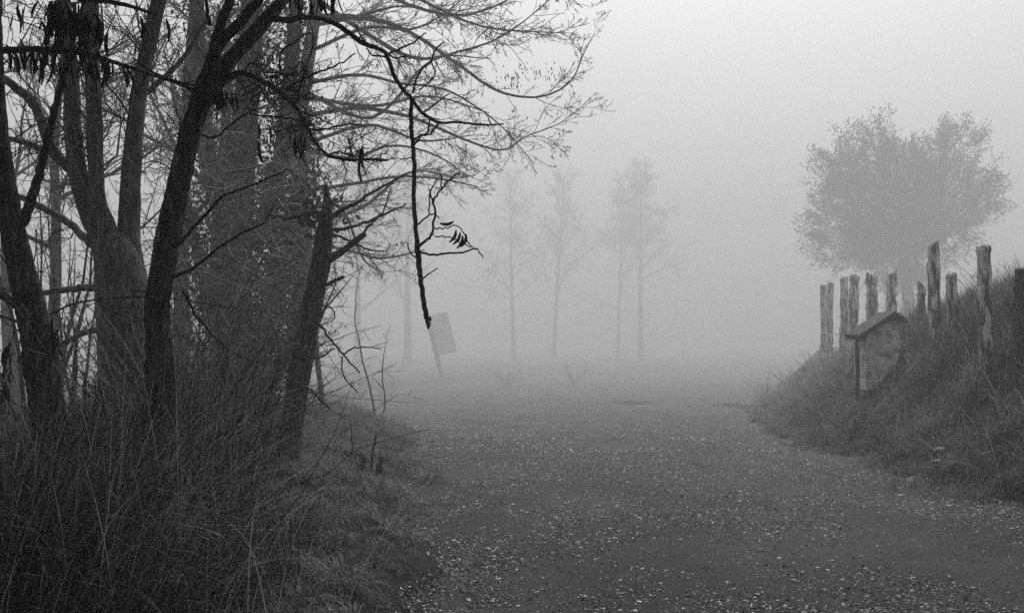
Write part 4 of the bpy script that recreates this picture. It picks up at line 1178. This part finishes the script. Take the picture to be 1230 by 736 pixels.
def make_signboard():
    Y = 130.0
    b = W(530, 450, Y); b[2] = float(gz(b[0], b[1]))
    t = empty('leaning_board', b, 'faint leaning board on a tilted post in the fog below the broken branch', 'board')
    mb = MB()
    p, r = limb_pts([(533, 462, Y, 2.6), (524, 425, Y, 2.6), (512, 375, Y, 2.6)], 5)
    tube(mb, p, r, 10, .08, 1.0); mb.build('post', M['bark'], t)
    c = [W(523, 428, Y - .07), W(549, 422, Y - .07), W(537, 374, Y - .07), W(511, 380, Y - .07)]
    mb = MB()
    f = np.array(c); g = f + np.array([0, .045, 0])
    mb.add(np.concatenate([f, g]), [(0, 1, 2, 3), (7, 6, 5, 4), (0, 4, 5, 1), (1, 5, 6, 2), (2, 6, 7, 3), (3, 7, 4, 0)])
    bevel(mb.build('panel', M['plaster'], t, False), .006)

def far_tufts():
    rng = np.random.default_rng(19)
    for (px, Y, w, lab) in ((880, 56, 1.3, 'dark grass tuft at the edge of the far road below the bank end'), (760, 60, 1.8, 'low dark grass patch in the middle of the far road')):
        X = (px - HX) / F * Y; n = 900
        mb = MB()
        t = rng.random(n) * 6.283; r = np.sqrt(rng.random(n)) * w
        bx = X + r * np.cos(t); by = Y + r * np.sin(t) * 1.4
        blades(mb, np.stack([bx, by, gz(bx, by) - .02], -1), rng.uniform(.15, .4, n) * (1.1 - r / w * .7), rng.uniform(.02, .035, n), np.abs(rng.normal(.3, .2, n)), t, rng.uniform(.5, 1.8, n), rng.uniform(.05, .4, n), 3)
        tag(mb.build('grass_tuft', M['grass']), lab, 'grass tuft')

def small_things():
    rng = np.random.default_rng(3)
    # two pale stones in the bank grass
    bv, bf = ico()
    for (x, y, Y, s, lab) in ((1128, 541, 10.6, (.065, .05, .05), 'small pale rounded stone in the bank grass, upper of the two'), (1124, 554, 10.4, (.08, .05, .03), 'flat pale stone lying in the grass below the rounded one')):
        p = W(x, y, Y)
        p[2] = max(p[2], float(gz(p[0], Y)) + .02)
        mb = MB()
        V = bv * (1 + rng.normal(0, .24, (12, 1))) * np.array(s)
        mb.add(V, None, bf)
        o = mb.build('pale_stone', M['stone'])
        o.location = p
        m = o.modifiers.new('sub', 'SUBSURF'); m.levels = 2; m.render_levels = 2
        tag(o, lab, 'stone', 'pale stones in the bank')
    # dark stump at the lower left corner
    Y = 3.9
    mb = MB()
    p, r = limb_pts([(-4, 700, Y, 20), (-3, 640, Y, 17), (-2, 590, Y, 15.5), (-2, 562, Y, 13), (-1, 553, Y, 6)], 6)
    zz = float(gz(p[0, 0], Y)); p[0, 2] = min(p[0, 2], zz - .05)
    tube(mb, p, r, 16, .16, 9.0)
    tag(mb.build('tree_stump', M['dark_bark']), 'dark broken stump in the grass at the lower left edge', 'stump')
    # weed stalks on the verge
    def weed(spec, lab, leafn, mat='twig'):
        mb = MB()
        q, rr = limb_pts(spec, 5, .004, rng)
        q[0, 2] = float(gz(q[0, 0], q[0, 1])) - .03
        t = empty('weed_stalk', q[0], lab, 'weed', 'dead weed stalks on the verge')
        tube(mb, q, rr, 5)
        mb.build('stalk', M[mat], t)
        if leafn:
            lf = MB()
            P = along(q, leafn, rng, .15, 1)
            leaf_quads(lf, P, rng.normal(0, 1, P.shape) + np.array([0, 0, .7]), rng.uniform(.05, .11, leafn), rng.uniform(.02, .04, leafn), rng, rng.uniform(0, .4, leafn))
            lf.build('leaves', M['leaf'], t, False)['kind'] = 'stuff'
    Y = 10.5
    weed([(446, 556, Y, 1.6), (449, 540, Y, 1.5), (452, 522, Y, 1.2)], 'thin dark upright stick on the verge grass', 0)
    weed([(424, 578, Y - .6, 2), (432, 565, Y - .6, 2), (440, 550, Y - .6, 1.5)], 'dark leafy dock stalk leaning right on the verge', 34)
    weed([(452, 570, Y - .3, 1.6), (456, 562, Y - .3, 1.6), (460, 553, Y - .3, 1)], 'short dark leafy weed nearest the gravel', 26)
    weed([(388, 566, Y, 2.4), (388, 552, Y, 2.3), (388, 546, Y, 2)], 'short pale stick standing in the grass beside the leaning trunk', 0, 'dry_grass')
    weed([(424, 560, Y + 1, 1.2), (423, 530, Y + 1, 1), (421, 505, Y + 1, .7)], 'thin tall weed stalk behind the dock', 0)

make_haze()
make_ground()
make_posts()
make_pillar()
make_signboard()
pod_meshes()
near_left_tree()
forked_tree()
stem_tree()
broken_tree()
ivy_tree()
spreading_tree()
left_background()
distant()
leafy_tree()
make_grass()
make_tall_grass()
make_gravel()
far_tufts()
small_things()
print('TRIS', sum(len(m.loops) - 2 * len(m.polygons) for m in bpy.data.meshes))
